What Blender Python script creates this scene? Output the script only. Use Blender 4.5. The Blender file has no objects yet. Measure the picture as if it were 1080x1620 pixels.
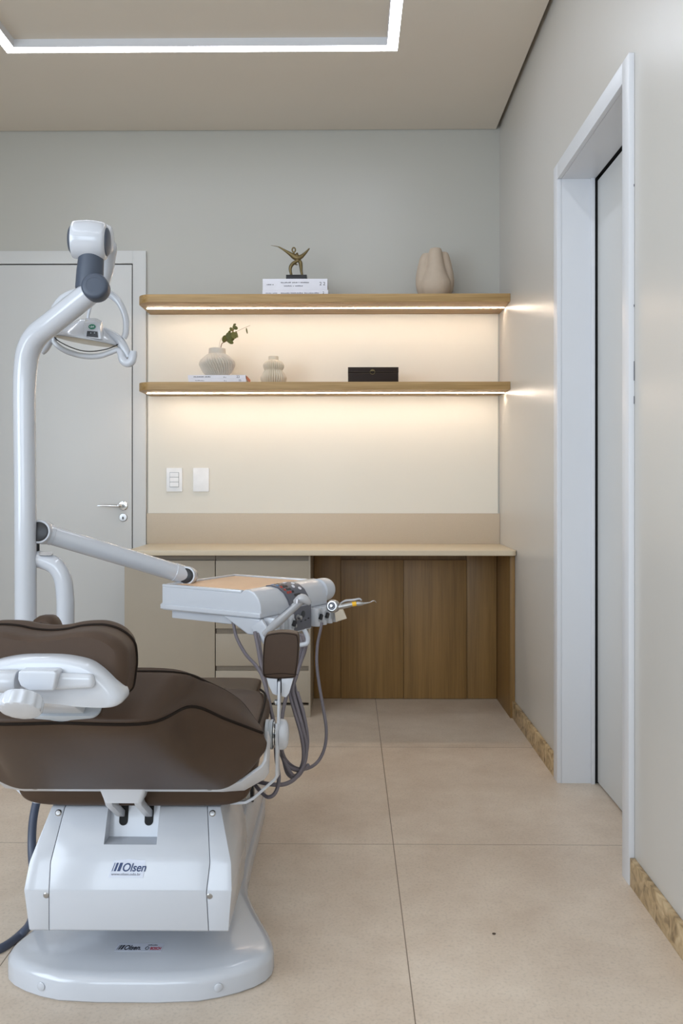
import bpy, bmesh, math, random
from mathutils import Vector, Matrix
random.seed(7)
C = bpy.context.scene.collection
PI = math.pi
H, F, VX, VY, YAWPX = 1.03, 1350.0, 552.0, 768.0, 14.0
YAW = math.atan(YAWPX / F)
CX = VX - YAWPX

def W(px, py, Y):
    """world point at depth Y seen along the direction of photo pixel (px, py)"""
    xc, yc = (px - CX) / F, -(py - VY) / F
    dx = math.cos(YAW) * xc - math.sin(YAW)
    dy = math.sin(YAW) * xc + math.cos(YAW)
    t = Y / dy
    return Vector((dx * t, Y, H + yc * t))

def lin(c):
    return tuple(((v / 255) / 12.92 if v / 255 <= .04045 else ((v / 255 + .055) / 1.055) ** 2.4) for v in c) + (1,)

# ------------------------------------------------------------------ materials
def mat(name, rgb, rough=.5, metal=0, coat=0, var=.03, nscale=30, bump=0, spec=.5, trans=0, bscale=None):
    m = bpy.data.materials.new(name); m.use_nodes = True
    nt = m.node_tree; b = nt.nodes['Principled BSDF']
    b.inputs['Roughness'].default_value = rough
    b.inputs['Metallic'].default_value = metal
    b.inputs['Coat Weight'].default_value = coat
    b.inputs['Coat Roughness'].default_value = .08
    b.inputs['Specular IOR Level'].default_value = spec
    b.inputs['Transmission Weight'].default_value = trans
    tc = nt.nodes.new('ShaderNodeTexCoord'); nz = nt.nodes.new('ShaderNodeTexNoise')
    nz.inputs['Scale'].default_value = nscale; nz.inputs['Detail'].default_value = 4
    nt.links.new(tc.outputs['Object'], nz.inputs['Vector'])
    r = nt.nodes.new('ShaderNodeValToRGB'); c = lin(rgb)
    r.color_ramp.elements[0].position = .3; r.color_ramp.elements[1].position = .7
    r.color_ramp.elements[0].color = tuple(v * (1 - var) for v in c[:3]) + (1,)
    r.color_ramp.elements[1].color = tuple(min(1, v * (1 + var)) for v in c[:3]) + (1,)
    nt.links.new(nz.outputs['Fac'], r.inputs['Fac']); nt.links.new(r.outputs['Color'], b.inputs['Base Color'])
    if bump:
        n2 = nt.nodes.new('ShaderNodeTexNoise'); n2.inputs['Scale'].default_value = bscale or nscale * 8
        n2.inputs['Detail'].default_value = 3
        nt.links.new(tc.outputs['Object'], n2.inputs['Vector'])
        bp = nt.nodes.new('ShaderNodeBump'); bp.inputs['Strength'].default_value = bump; bp.inputs['Distance'].default_value = .002
        nt.links.new(n2.outputs['Fac'], bp.inputs['Height']); nt.links.new(bp.outputs['Normal'], b.inputs['Normal'])
    return m

def emis(name, rgb, strength):
    m = bpy.data.materials.new(name); m.use_nodes = True
    nt = m.node_tree; nt.nodes.clear()
    o = nt.nodes.new('ShaderNodeOutputMaterial'); e = nt.nodes.new('ShaderNodeEmission')
    e.inputs['Color'].default_value = lin(rgb); e.inputs['Strength'].default_value = strength
    nt.links.new(e.outputs[0], o.inputs[0]); return m

def wood(name, dark, light, axis, rough=.45):
    m = bpy.data.materials.new(name); m.use_nodes = True
    nt = m.node_tree; b = nt.nodes['Principled BSDF']; L = nt.links.new
    tc = nt.nodes.new('ShaderNodeTexCoord'); mp = nt.nodes.new('ShaderNodeMapping')
    s = {'X': (1.3, 22, 22), 'Z': (22, 22, 1.1)}[axis]; mp.inputs['Scale'].default_value = s
    L(tc.outputs['Object'], mp.inputs['Vector'])
    n1 = nt.nodes.new('ShaderNodeTexNoise'); n1.inputs['Scale'].default_value = 1; n1.inputs['Detail'].default_value = 5; n1.inputs['Distortion'].default_value = .6
    L(mp.outputs[0], n1.inputs['Vector'])
    mp2 = nt.nodes.new('ShaderNodeMapping'); mp2.inputs['Scale'].default_value = tuple(v * (7 if v > 5 else 4) for v in s)
    L(tc.outputs['Object'], mp2.inputs['Vector'])
    n2 = nt.nodes.new('ShaderNodeTexNoise'); n2.inputs['Scale'].default_value = 1; n2.inputs['Detail'].default_value = 3
    L(mp2.outputs[0], n2.inputs['Vector'])
    mx = nt.nodes.new('ShaderNodeMath'); mx.operation = 'MULTIPLY_ADD'; mx.inputs[1].default_value = .4
    sc = nt.nodes.new('ShaderNodeMath'); sc.operation = 'MULTIPLY'; sc.inputs[1].default_value = .6
    L(n1.outputs['Fac'], sc.inputs[0]); L(n2.outputs['Fac'], mx.inputs[0]); L(sc.outputs[0], mx.inputs[2])
    r = nt.nodes.new('ShaderNodeValToRGB'); r.color_ramp.elements[0].position = .35; r.color_ramp.elements[1].position = .66
    r.color_ramp.elements[0].color = lin(dark); r.color_ramp.elements[1].color = lin(light)
    L(mx.outputs[0], r.inputs['Fac']); L(r.outputs[0], b.inputs['Base Color'])
    b.inputs['Roughness'].default_value = rough
    bp = nt.nodes.new('ShaderNodeBump'); bp.inputs['Strength'].default_value = .12; bp.inputs['Distance'].default_value = .001
    L(n2.outputs['Fac'], bp.inputs['Height']); L(bp.outputs[0], b.inputs['Normal'])
    return m

def floor_mat():
    m = bpy.data.materials.new('porcelain_tile'); m.use_nodes = True
    nt = m.node_tree; b = nt.nodes['Principled BSDF']; L = nt.links.new
    tc = nt.nodes.new('ShaderNodeTexCoord'); mp = nt.nodes.new('ShaderNodeMapping')
    mp.inputs['Location'].default_value = (-.128 + .875 * 8 + .001, -3.362 + .91 * 12 + .001, 0)
    L(tc.outputs['Object'], mp.inputs['Vector'])
    bk = nt.nodes.new('ShaderNodeTexBrick'); bk.offset = 0; bk.squash = 1
    for k, v in (('Scale', 1), ('Mortar Size', .0013), ('Mortar Smooth', .1), ('Brick Width', .875), ('Row Height', .91), ('Bias', 0)):
        bk.inputs[k].default_value = v
    L(mp.outputs[0], bk.inputs['Vector'])
    n = nt.nodes.new('ShaderNodeTexNoise'); n.inputs['Scale'].default_value = 3.2; n.inputs['Detail'].default_value = 12; n.inputs['Roughness'].default_value = .72
    L(tc.outputs['Object'], n.inputs['Vector'])
    r = nt.nodes.new('ShaderNodeValToRGB'); r.color_ramp.elements[0].position = .3; r.color_ramp.elements[1].position = .72
    r.color_ramp.elements[0].color = lin((192, 175, 157)); r.color_ramp.elements[1].color = lin((219, 206, 190))
    L(n.outputs['Fac'], r.inputs['Fac'])
    n3 = nt.nodes.new('ShaderNodeTexNoise'); n3.inputs['Scale'].default_value = 140; n3.inputs['Detail'].default_value = 3
    L(tc.outputs['Object'], n3.inputs['Vector'])
    r3 = nt.nodes.new('ShaderNodeValToRGB'); r3.color_ramp.elements[0].position = .3; r3.color_ramp.elements[1].position = .5
    r3.color_ramp.elements[0].color = (.86, .86, .86, 1); r3.color_ramp.elements[1].color = (1, 1, 1, 1)
    L(n3.outputs['Fac'], r3.inputs['Fac'])
    mu = nt.nodes.new('ShaderNodeMix'); mu.data_type = 'RGBA'; mu.blend_type = 'MULTIPLY'; mu.inputs[0].default_value = 1
    L(r.outputs[0], mu.inputs[6]); L(r3.outputs[0], mu.inputs[7])
    mx = nt.nodes.new('ShaderNodeMix'); mx.data_type = 'RGBA'; mx.inputs[7].default_value = lin((118, 104, 88))
    L(bk.outputs['Fac'], mx.inputs[0]); L(mu.outputs[2], mx.inputs[6]); L(mx.outputs[2], b.inputs['Base Color'])
    rr = nt.nodes.new('ShaderNodeMapRange'); rr.inputs[3].default_value = .3; rr.inputs[4].default_value = .46
    L(n.outputs['Fac'], rr.inputs[0]); L(rr.outputs[0], b.inputs['Roughness'])
    b.inputs['Specular IOR Level'].default_value = .4
    return m

def stone_mat():
    m = bpy.data.materials.new('travertine'); m.use_nodes = True
    nt = m.node_tree; b = nt.nodes['Principled BSDF']; L = nt.links.new
    tc = nt.nodes.new('ShaderNodeTexCoord')
    n = nt.nodes.new('ShaderNodeTexNoise'); n.inputs['Scale'].default_value = 26; n.inputs['Detail'].default_value = 10; n.inputs['Distortion'].default_value = 1.2
    L(tc.outputs['Object'], n.inputs['Vector'])
    r = nt.nodes.new('ShaderNodeValToRGB')
    r.color_ramp.elements[0].position = .33; r.color_ramp.elements[0].color = lin((120, 98, 66))
    r.color_ramp.elements[1].position = .68; r.color_ramp.elements[1].color = lin((208, 186, 148))
    e = r.color_ramp.elements.new(.48); e.color = lin((178, 152, 112))
    L(n.outputs['Fac'], r.inputs['Fac']); L(r.outputs[0], b.inputs['Base Color'])
    b.inputs['Roughness'].default_value = .4
    return m

M = dict(
    wall=mat('wall_paint', (184, 183, 176), .36, var=.01, nscale=2, bump=.06, bscale=120, spec=.45),
    wall_r=mat('satin_wall_paint', (198, 195, 189), .31, var=.01, nscale=2, bump=.05, bscale=90, spec=.5),
    ceil=mat('ceiling_paint', (220, 212, 200), .8, var=.012, nscale=2),
    floor=floor_mat(), stone=stone_mat(),
    lit_wall=mat('lit_wall_tone', (226, 222, 211), .5, var=.006, nscale=3),  # wall colour raised to carry the even glow below the shelves
    doorwhite=mat('door_lacquer', (206, 207, 206), .4, var=.01, nscale=3),
    trim=mat('trim_white', (216, 218, 222), .35, var=.01, nscale=4),
    dark=mat('shadow_gap_black', (26, 26, 26), .8),
    oak=wood('oak_grain_along', (150, 118, 70), (190, 158, 108), 'X'),
    oakv=wood('oak_grain_upright', (120, 91, 50), (148, 114, 66), 'Z'),
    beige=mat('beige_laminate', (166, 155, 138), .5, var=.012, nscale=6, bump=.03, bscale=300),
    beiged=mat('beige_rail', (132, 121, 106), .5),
    top=mat('beige_quartz', (206, 191, 165), .38, var=.02, nscale=220),
    splash=mat('backsplash_quartz', (196, 181, 160), .45, var=.02, nscale=220),
    white=mat('glossy_white_plastic', (193, 197, 204), .2, coat=.4, var=.008, nscale=5),
    white2=mat('satin_white_enamel', (200, 204, 211), .28, coat=.2, var=.008, nscale=5),
    grey=mat('grey_plastic', (170, 176, 182), .4),
    navy=mat('dark_blue_grey_plastic', (66, 75, 90), .45),
    black=mat('black_plastic', (18, 19, 24), .35),
    leather=mat('brown_leatherette', (66, 49, 36), .5, spec=.36, var=.03, nscale=40, bump=.12, bscale=900),
    piping=mat('dark_brown_piping', (30, 22, 16), .75, spec=.15),
    chrome=mat('chrome', (210, 212, 214), .14, metal=1),
    steel=mat('brushed_steel', (176, 176, 176), .32, metal=1),
    hose=mat('grey_rubber_hose', (104, 98, 104), .45),
    hosed=mat('slate_rubber_hose', (72, 80, 98), .38),
    mat_tan=mat('tan_silicone_mat', (212, 176, 142), .5, var=.02),
    panel=mat('slate_panel', (92, 94, 104), .4),
    clear=mat('cloudy_sleeve', (168, 168, 170), .25, spec=.7),
    yellow=mat('yellow_band', (232, 178, 30), .35),
    blue=mat('blue_print', (40, 120, 180), .5), red=mat('red_print', (170, 60, 50), .5), green=mat('green_badge', (16, 110, 84), .4),
    navyink=mat('navy_ink', (28, 52, 98), .5), ink=mat('grey_ink', (96, 98, 108), .6), blackink=mat('black_ink', (22, 26, 40), .5),
    redink=mat('magenta_ink', (176, 40, 70), .5), label=mat('sticker_film', (202, 207, 220), .35),
    paper=mat('white_book_cover', (226, 226, 234), .5), pages=mat('book_pages', (214, 206, 190), .8),
    orange=mat('orange_cover', (214, 120, 84), .5), tealc=mat('dark_cover', (48, 52, 56), .5),
    ceramic=mat('matte_cream_ceramic', (214, 203, 184), .75, var=.03, nscale=60),
    ceramicg=mat('matte_grey_ceramic', (206, 198, 186), .75, var=.03, nscale=60),
    clay=mat('matte_taupe_clay', (186, 170, 152), .8, var=.04, nscale=30),
    bronze=mat('patinated_bronze', (116, 102, 70), .38, metal=.8, var=.15, nscale=60),
    leaf=mat('eucalyptus_leaf', (98, 100, 46), .5, var=.25, nscale=50), stem=mat('twig', (112, 84, 54), .7),
    blackbox=mat('espresso_leather', (38, 25, 17), .6, var=.06, spec=.3), stitch=mat('bronze_stitch', (82, 68, 48), .6),
    lens=mat('lamp_lens', (206, 198, 178), .3),
    switch=mat('switch_white', (238, 240, 243), .4),
    led_w=emis('warm_led', (255, 232, 208), 50), led_w2=emis('warm_led_lower', (255, 235, 214), 58), led_c=emis('white_led', (236, 243, 255), 18),
    glass=mat('clear_glass', (240, 245, 245), .02, trans=1),
    dust=mat('dark_grit', (70, 58, 48), .8),
)

# ------------------------------------------------------------------ mesh helpers
def NB(): return bmesh.new()

def box(bm, x0, x1, y0, y1, z0, z1, mtx=None):
    vs = [bm.verts.new((x, y, z)) for x in (x0, x1) for y in (y0, y1) for z in (z0, z1)]
    for f in ((0, 1, 3, 2), (4, 6, 7, 5), (0, 4, 5, 1), (2, 3, 7, 6), (0, 2, 6, 4), (1, 5, 7, 3)):
        bm.faces.new([vs[i] for i in f])
    if mtx:
        for v in vs: v.co = mtx @ v.co
    return bm

def cat(pts, n=6, closed=False):
    """catmull-rom through points (tuples of any length)"""
    P = [tuple(p) for p in pts]; N = len(P); out = []
    for i in range(N if closed else N - 1):
        g = (lambda k: P[k % N]) if closed else (lambda k: P[max(0, min(N - 1, k))])
        a, b, c, d = g(i - 1), g(i), g(i + 1), g(i + 2)
        for k in range(n):
            t = k / n
            out.append(tuple(.5 * (2 * b[j] + (c[j] - a[j]) * t + (2 * a[j] - 5 * b[j] + 4 * c[j] - d[j]) * t * t + (3 * b[j] - a[j] - 3 * c[j] + d[j]) * t ** 3) for j in range(len(b))))
    if not closed: out.append(P[-1])
    return out

def rings(bm, R, closed=True, cap=True, loop=False):
    """skin between rings of equal count"""
    V = [[bm.verts.new(p) for p in r] for r in R]
    n = len(V[0]); k = len(V)
    for i in range(k if loop else k - 1):
        a, b = V[i], V[(i + 1) % k]
        for j in range(n if closed else n - 1):
            j2 = (j + 1) % n
            try: bm.faces.new((a[j], a[j2], b[j2], b[j]))
            except ValueError: pass
    if cap and closed and not loop:
        bm.faces.new(V[0][::-1]); bm.faces.new(V[-1])
    return V

def tube(bm, pts, r, seg=16, smooth=0, cap=True, closed=False, sx=1.0):
    """pts: (x,y,z) or (x,y,z,r)"""
    P = [tuple(p) + ((r,) if len(p) == 3 else ()) for p in pts]
    if smooth: P = cat(P, smooth, closed)
    X = [Vector(p[:3]) for p in P]; N = len(X); T = []
    for i in range(N):
        a = X[(i - 1) % N] if closed else X[max(0, i - 1)]; b = X[(i + 1) % N] if closed else X[min(N - 1, i + 1)]
        T.append((b - a).normalized())
    u = T[0].orthogonal().normalized(); R = []
    for i in range(N):
        u = (u - T[i] * u.dot(T[i])).normalized(); w = T[i].cross(u)
        R.append([X[i] + (u * math.cos(q) * sx + w * math.sin(q)) * P[i][3] for q in [2 * PI * k / seg for k in range(seg)]])
    if closed:
        # parallel transport mismatch: rotate last rings to meet the first
        rings(bm, R, True, False, True)
    else:
        rings(bm, R, True, cap)
    return bm

def frame(o, z, x=None):
    """matrix with origin o and local z axis = z"""
    z = Vector(z).normalized(); x = Vector(x) if x else z.orthogonal()
    x = (x - z * x.dot(z)).normalized(); y = z.cross(x)
    m = Matrix((x, y, z)).transposed().to_4x4(); m.translation = Vector(o); return m

def lathe(bm, prof, o=(0, 0, 0), z=(0, 0, 1), x=None, seg=40, mod=None, capb=True, capt=True):
    mt = frame(o, z, x); R = []
    for i, (r, h) in enumerate(prof):
        ring = []
        for k in range(seg):
            q = 2 * PI * k / seg; rr = r * (mod(q, i, h) if mod else 1)
            ring.append(mt @ Vector((rr * math.cos(q), rr * math.sin(q), h)))
        R.append(ring)
    V = rings(bm, R, True, False)
    if capb: bm.faces.new(V[0][::-1])
    if capt: bm.faces.new(V[-1])
    return bm

def prism(bm, out, mt, d0, d1):
    """2D outline (x,y) extruded local z d0..d1 in frame mt"""
    rings(bm, [[mt @ Vector((p[0], p[1], d)) for p in out] for d in (d0, d1)])
    return bm

def rrect(w, h, r, n=5, cx=0, cy=0):
    o = []
    for sx, sy, a in ((1, 1, 0), (-1, 1, 90), (-1, -1, 180), (1, -1, 270)):
        for k in range(n + 1):
            q = math.radians(a + 90 * k / n)
            o.append((cx + sx * (w / 2 - r) + r * math.cos(q), cy + sy * (h / 2 - r) + r * math.sin(q)))
    return o

def strip(bm, path, wv, th, ws=None):
    """flat bar following path (3D pts), width vector wv, thickness th"""
    X = [Vector(p) for p in path]; wv = Vector(wv); R = []
    for i, p in enumerate(X):
        t = (X[min(len(X) - 1, i + 1)] - X[max(0, i - 1)]).normalized(); n = t.cross(wv).normalized() * th / 2; q_ = wv * (ws[i] if ws else 1)
        R.append([p - n, p + n, p + n + q_, p - n + q_])
    rings(bm, R); return bm

def wloc(p):
    return (wloc(p.parent) if p.parent else Vector((0, 0, 0))) + p.location

def finish(o, bm, bevel=0, bseg=2, ang=32, sub=0):
    bmesh.ops.recalc_face_normals(bm, faces=bm.faces)
    if bevel:
        es = [e for e in bm.edges if len(e.link_faces) == 2 and e.calc_face_angle(0) > math.radians(ang)]
        bmesh.ops.bevel(bm, geom=es, offset=bevel, segments=bseg, profile=.6, affect='EDGES', clamp_overlap=True)
    for f in bm.faces: f.smooth = True
    for e in bm.edges: e.smooth = not (len(e.link_faces) == 2 and e.calc_face_angle(0) > math.radians(38))
    bm.to_mesh(o); bm.free()

def obj(name, bm, m, parent=None, bevel=0, bseg=2, base=None):
    me = bpy.data.meshes.new(name); finish(me, bm, bevel, bseg)
    m = M[m] if isinstance(m, str) else m
    me.materials.append(m)
    o = bpy.data.objects.new(name, me); C.objects.link(o)
    if parent:
        me.transform(Matrix.Translation(-wloc(parent))); o.parent = parent
    elif base is not None:
        me.transform(Matrix.Translation(-Vector(base))); o.location = base
    return o

def tag(o, label, cat_, group=None):
    o['label'] = label; o['category'] = cat_
    if group: o['group'] = group
    return o

def thing(name, label, cat_, loc=(0, 0, 0), group=None):
    o = bpy.data.objects.new(name, None); C.objects.link(o); o.location = loc; o.empty_display_size = .05
    return tag(o, label, cat_, group)

def struct(name, bm, m, parent=None, bevel=0):
    o = obj(name, bm, m, parent, bevel)
    if not parent: o['kind'] = 'structure'
    return o

def lab(o, s): o['label'] = s; return o

def apply_mod(o, setup):
    """apply a modifier configured by setup(o)"""
    setup(o); bpy.context.view_layer.update()
    dg = bpy.context.evaluated_depsgraph_get()
    me = bpy.data.meshes.new_from_object(o.evaluated_get(dg)); o.modifiers.clear(); old = o.data; o.data = me
    bpy.data.meshes.remove(old)
    for p in me.polygons: p.use_smooth = True
    return o

def text(name, s, m, parent, mt, size, shear=0, ext=.0003, sx=1, bold=0):
    cu = bpy.data.curves.new(name, 'FONT'); cu.body = s; cu.size = size; cu.shear = shear; cu.extrude = ext
    cu.align_x = 'LEFT'; cu.offset = bold
    t = bpy.data.objects.new(name + '_tmp', cu); C.objects.link(t); bpy.context.view_layer.update()
    me = bpy.data.meshes.new_from_object(t.evaluated_get(bpy.context.evaluated_depsgraph_get()))
    bpy.data.objects.remove(t); bpy.data.curves.remove(cu)
    me.name = name; me.transform(mt @ Matrix.Diagonal((sx, 1, 1, 1)))
    me.materials.clear(); me.materials.append(M[m])
    o = bpy.data.objects.new(name, me); C.objects.link(o)
    if parent: me.transform(Matrix.Translation(-wloc(parent))); o.parent = parent
    return o

# ------------------------------------------------------------------ room shell
XR, YB, ZC, XL, YN = .735, 4.18, 2.77, -2.75, -2.3
struct('floor', box(NB(), XL - .1, XR + .35, YN - .1, YB + .1, -.06, 0), 'floor')
struct('wall_back', box(NB(), XL - .1, XR + .12, YB, YB + .12, 0, ZC + .06), 'wall')
# right wall with the doorway
DY0, DY1, DZ = 2.205, 3.015, 2.145
bm = NB()
box(bm, XR, XR + .12, DY1 - .03, YB, 0, ZC + .06); box(bm, XR, XR + .12, YN - .1, DY0 + .03, 0, ZC + .06); box(bm, XR, XR + .12, DY0 + .03, DY1 - .03, DZ - .03, ZC + .06)
bmesh.ops.remove_doubles(bm, verts=bm.verts, dist=1e-5)
struct('wall_right', bm, 'wall_r')
LY0, LY1, LZ0, LZ1 = -1.7, 1.0, .7, 2.4
bm = NB()
box(bm, XL - .12, XL, YN - .1, LY0, 0, ZC + .06); box(bm, XL - .12, XL, LY1, YB, 0, ZC + .06)
box(bm, XL - .12, XL, LY0, LY1, 0, LZ0); box(bm, XL - .12, XL, LY0, LY1, LZ1, ZC + .06)
bmesh.ops.remove_doubles(bm, verts=bm.verts, dist=1e-5)
struct('wall_left', bm, 'wall')
bm = NB()
for y0, y1, z0, z1 in ((LY0, LY1, LZ0, LZ0 + .05), (LY0, LY1, LZ1 - .05, LZ1), (LY0, LY0 + .05, LZ0 + .05, LZ1 - .05), (LY1 - .05, LY1, LZ0 + .05, LZ1 - .05), (-.375, -.325, LZ0 + .05, LZ1 - .05)):
    box(bm, XL - .09, XL - .03, y0, y1, z0, z1)
wl = struct('window_2', bm, 'trim')
bm = NB(); box(bm, XL - .063, XL - .057, LY0 + .05, -.375, LZ0 + .05, LZ1 - .05); obj('pane', bm, 'glass', wl)
bm = NB(); box(bm, XL - .063, XL - .057, -.325, LY1 - .05, LZ0 + .05, LZ1 - .05); obj('pane', bm, 'glass', wl)
# rear wall with a wide window
WX0, WX1, WZ0, WZ1 = -2.3, .2, .75, 2.35
bm = NB()
box(bm, XL, WX0, YN - .12, YN, 0, ZC + .06); box(bm, WX1, XR, YN - .12, YN, 0, ZC + .06)
box(bm, WX0, WX1, YN - .12, YN, 0, WZ0); box(bm, WX0, WX1, YN - .12, YN, WZ1, ZC + .06)
struct('wall_rear', bm, 'wall')
bm = NB()
for x0, x1, z0, z1 in ((WX0, WX1, WZ0, WZ0 + .05), (WX0, WX1, WZ1 - .05, WZ1), (WX0, WX0 + .05, WZ0 + .05, WZ1 - .05), (WX1 - .05, WX1, WZ0 + .05, WZ1 - .05), (-1.075, -1.025, WZ0 + .05, WZ1 - .05)):
    box(bm, x0, x1, YN - .09, YN - .03, z0, z1)
wn = struct('window_1', bm, 'trim')
bm = NB(); box(bm, WX0 + .05, -1.075, YN - .063, YN - .057, WZ0 + .05, WZ1 - .05); obj('pane', bm, 'glass', wn)
bm = NB(); box(bm, -1.025, WX1 - .05, YN - .063, YN - .057, WZ0 + .05, WZ1 - .05); obj('pane', bm, 'glass', wn)

# ceiling: dropped panel with a shadow gap and a raised inner tray framed by a light line
SX0, SX1, SY0, SY1, SW = -1.375, .193, .7, 3.42, .042
G = .018
ce = struct('ceiling', box(NB(), XL - .1, XR + .12, YN - .1, YB + .1, ZC + .05, ZC + .11), 'ceil')
bm = NB()
for x0, x1, y0, y1 in ((XL, SX0, YN, YB - .006), (SX1, XR - G, YN, YB - .006), (SX0, SX1, YN, SY0), (SX0, SX1, SY1, YB - .006)):
    box(bm, x0, x1, y0, y1, ZC, ZC + .05)
bmesh.ops.remove_doubles(bm, verts=bm.verts, dist=1e-5)
p = obj('ceiling_panel', bm, 'ceil', ce)
bm = NB(); box(bm, SX0 + SW, SX1 - SW, SY0 + SW, SY1 - SW, ZC + .033, ZC + .05)
obj('ceiling_tray', bm, 'ceil', ce)
bm = NB()
for x0, x1, y0, y1 in ((SX0 + SW, SX1 - SW, SY1 - SW - .002, SY1 - SW), (SX0 + SW, SX1 - SW, SY0 + SW, SY0 + SW + .002), (SX0 + SW, SX0 + SW + .002, SY0 + SW + .002, SY1 - SW - .002), (SX1 - SW - .002, SX1 - SW, SY0 + SW + .002, SY1 - SW - .002)):
    box(bm, x0, x1, y0, y1, ZC + .001, ZC + .033)
lt = thing('ceiling_light', 'white rectangular line of light set around the raised ceiling tray', 'light', (SX0 + .7, 2, ZC))
obj('profile_flange', bm, 'trim', lt)
bm = NB()
for x0, x1, y0, y1 in ((SX0, SX1, SY1 - SW, SY1), (SX0, SX1, SY0, SY0 + SW), (SX0, SX0 + SW, SY0 + SW, SY1 - SW), (SX1 - SW, SX1, SY0 + SW, SY1 - SW)):
    box(bm, x0, x1, y0, y1, ZC + .001, ZC + .02)
bmesh.ops.remove_doubles(bm, verts=bm.verts, dist=1e-5)
obj('diffuser', bm, 'led_c', lt)

# baseboards, travertine
struct('baseboard_right', box(NB(), XR - .013, XR - .0005, DY1 + .002, 3.80, 0, .075), 'stone', bevel=.001)
struct('baseboard_right_near', box(NB(), XR - .013, XR - .0005, YN, DY0 - .002, 0, .072), 'stone', bevel=.001)['label'] = 'travertine baseboard on the near side of the doorway'
struct('baseboard_left', box(NB(), XL + .0005, XL + .013, YN, YB, 0, .075), 'stone')

# right doorway: casing, jamb, sliding leaf
bm = NB(); cw = .055
box(bm, XR - .015, XR - .0003, DY1 - cw, DY1, 0, DZ); box(bm, XR - .015, XR - .0003, DY0, DY0 + cw, 0, DZ)
box(bm, XR - .015, XR - .0003, DY0 + cw, DY1 - cw, DZ - cw, DZ)
fr = struct('door_2', bm, 'trim', bevel=.0015)
bm = NB()
box(bm, XR, XR + .115, DY1 - cw, DY1 - cw + .02, 0, DZ - cw); box(bm, XR, XR + .115, DY0 + cw - .02, DY0 + cw, 0, DZ - cw)
box(bm, XR, XR + .115, DY0 + cw, DY1 - cw, DZ - cw, DZ - cw + .02)
obj('jamb', bm, 'trim', fr)
bm = NB(); box(bm, XR + .10, XR + .112, DY1 - cw - .012, DY1 - cw, 0, DZ - cw)
obj('door_stop', bm, 'trim', fr, bevel=.001)
bm = NB(); box(bm, XR + .122, XR + .157, DY0 + .02, DY1 - .063, .008, DZ - .064)
obj('leaf', bm, 'doorwhite', fr)
bm = NB(); box(bm, XR + .116, XR + .20, DY0 - .02, DY1 + .03, DZ - .05, DZ); box(bm, XR + .116, XR + .20, DY1 - .055, DY1 + .03, 0, DZ - .05); box(bm, XR + .116, XR + .2, DY0 - .02, DY0 + .018, 0, DZ - .05); box(bm, XR + .16, XR + .2, DY0 + .018, DY1 - .055, 0, DZ - .05)
obj('gap_shade_frame', bm, 'dark', fr)  # black surround; shade of the gaps beside the leaf is in its colour
# chips in the near casing paint
bm = NB()
for z, l in ((1.80, .006), (1.49, .006), (1.30, .05), (1.24, .02)):
    box(bm, XR - .0165 + .014, XR - .0005, DY0 - .0006, DY0 + .0005, z, z + l)
obj('paint_chip', bm, 'ink', fr)

# back wall door
X1 = W(232, 600, YB).x; XD = W(209.5, 600, YB).x; XD0 = XD - .8
zt = W(209, 420, YB).z; zo = W(209, 398, YB).z
bm = NB()
box(bm, XD + .005, X1, YB - .016, YB - .0003, 0, zo); box(bm, XD0 - .07, XD0 - .004, YB - .016, YB - .0003, 0, zo); box(bm, XD0 - .004, XD + .005, YB - .016, YB - .0003, zt + .006, zo)
d1 = struct('door_1', bm, 'doorwhite', bevel=.0015)
obj('leaf', box(NB(), XD0, XD, YB - .014, YB - .003, .006, zt), 'doorwhite', d1, bevel=.001)
obj('gap_shade', box(NB(), XD0 - .004, XD + .005, YB - .003, YB - .0003, 0, zt + .006), 'dark', d1)  # dark sheet behind the leaf, coloured as the shade in its gap
c = W(195, 800, YB - .014)
bm = NB(); lathe(bm, [(.023, 0), (.023, .005), (.020, .008), (.010, .009)], c, (0, -1, 0))
hd = obj('handle_rosette', bm, 'chrome', d1)
bm = NB(); tube(bm, [(c.x, c.y - .005, c.z, .008), (c.x, c.y - .035, c.z, .008), (c.x - .006, c.y - .047, c.z, .009), (c.x - .03, c.y - .05, c.z, .0075), (c.x - .075, c.y - .05, c.z + .002, .006), (c.x - .112, c.y - .05, c.z + .0005, .0045)], .008, smooth=4)
obj('door_handle', bm, 'chrome', d1)
c = W(195, 818.5, YB - .014)
bm = NB(); lathe(bm, [(.020, 0), (.020, .005), (.018, .007), (.008, .0075)], c, (0, -1, 0)); lk = obj('lock_rosette', bm, 'steel', d1)
bm = NB(); box(bm, c.x - .003, c.x + .003, c.y - .0085, c.y - .0073, c.z - .009, c.z + .004); obj('keyhole', bm, 'dark', lk)

# ------------------------------------------------------------------ shelves with LED strips
def shelf(zb, zt_, label, ledw):
    xl, yf = -.975, 3.895
    t = thing('wall_shelf', label, 'shelf', (0, YB, zb), 'floating oak shelves over the counter')
    r = .07; out = []
    for k in range(9):
        q = PI + PI / 2 * k / 8; out.append((xl + r + r * math.cos(q), yf + r + r * math.sin(q)))
    out += [(XR - .001, yf), (XR - .001, YB - .0005), (xl, YB - .0005)]
    bm = NB(); prism(bm, out, Matrix.Translation((0, 0, zb)), 0, zt_ - zb)
    obj('board', bm, 'oak', t, bevel=.0012)
    bm = NB(); box(bm, xl + .02, XR - .006, 4.024, 4.032, zb - .002, zb + .002)
    obj('led_strip', bm, ledw, t)
    return t
zs1, zs1t = 1.868, 1.905; zs2, zs2t = 1.467, 1.5035
shelf(zs1, zs1t, 'upper oak wall shelf with a warm light strip, carrying the bronze figure and taupe vase', 'led_w')
shelf(zs2, zs2t, 'lower oak wall shelf with a warm light strip, carrying ribbed vases and a black box', 'led_w2')

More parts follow.
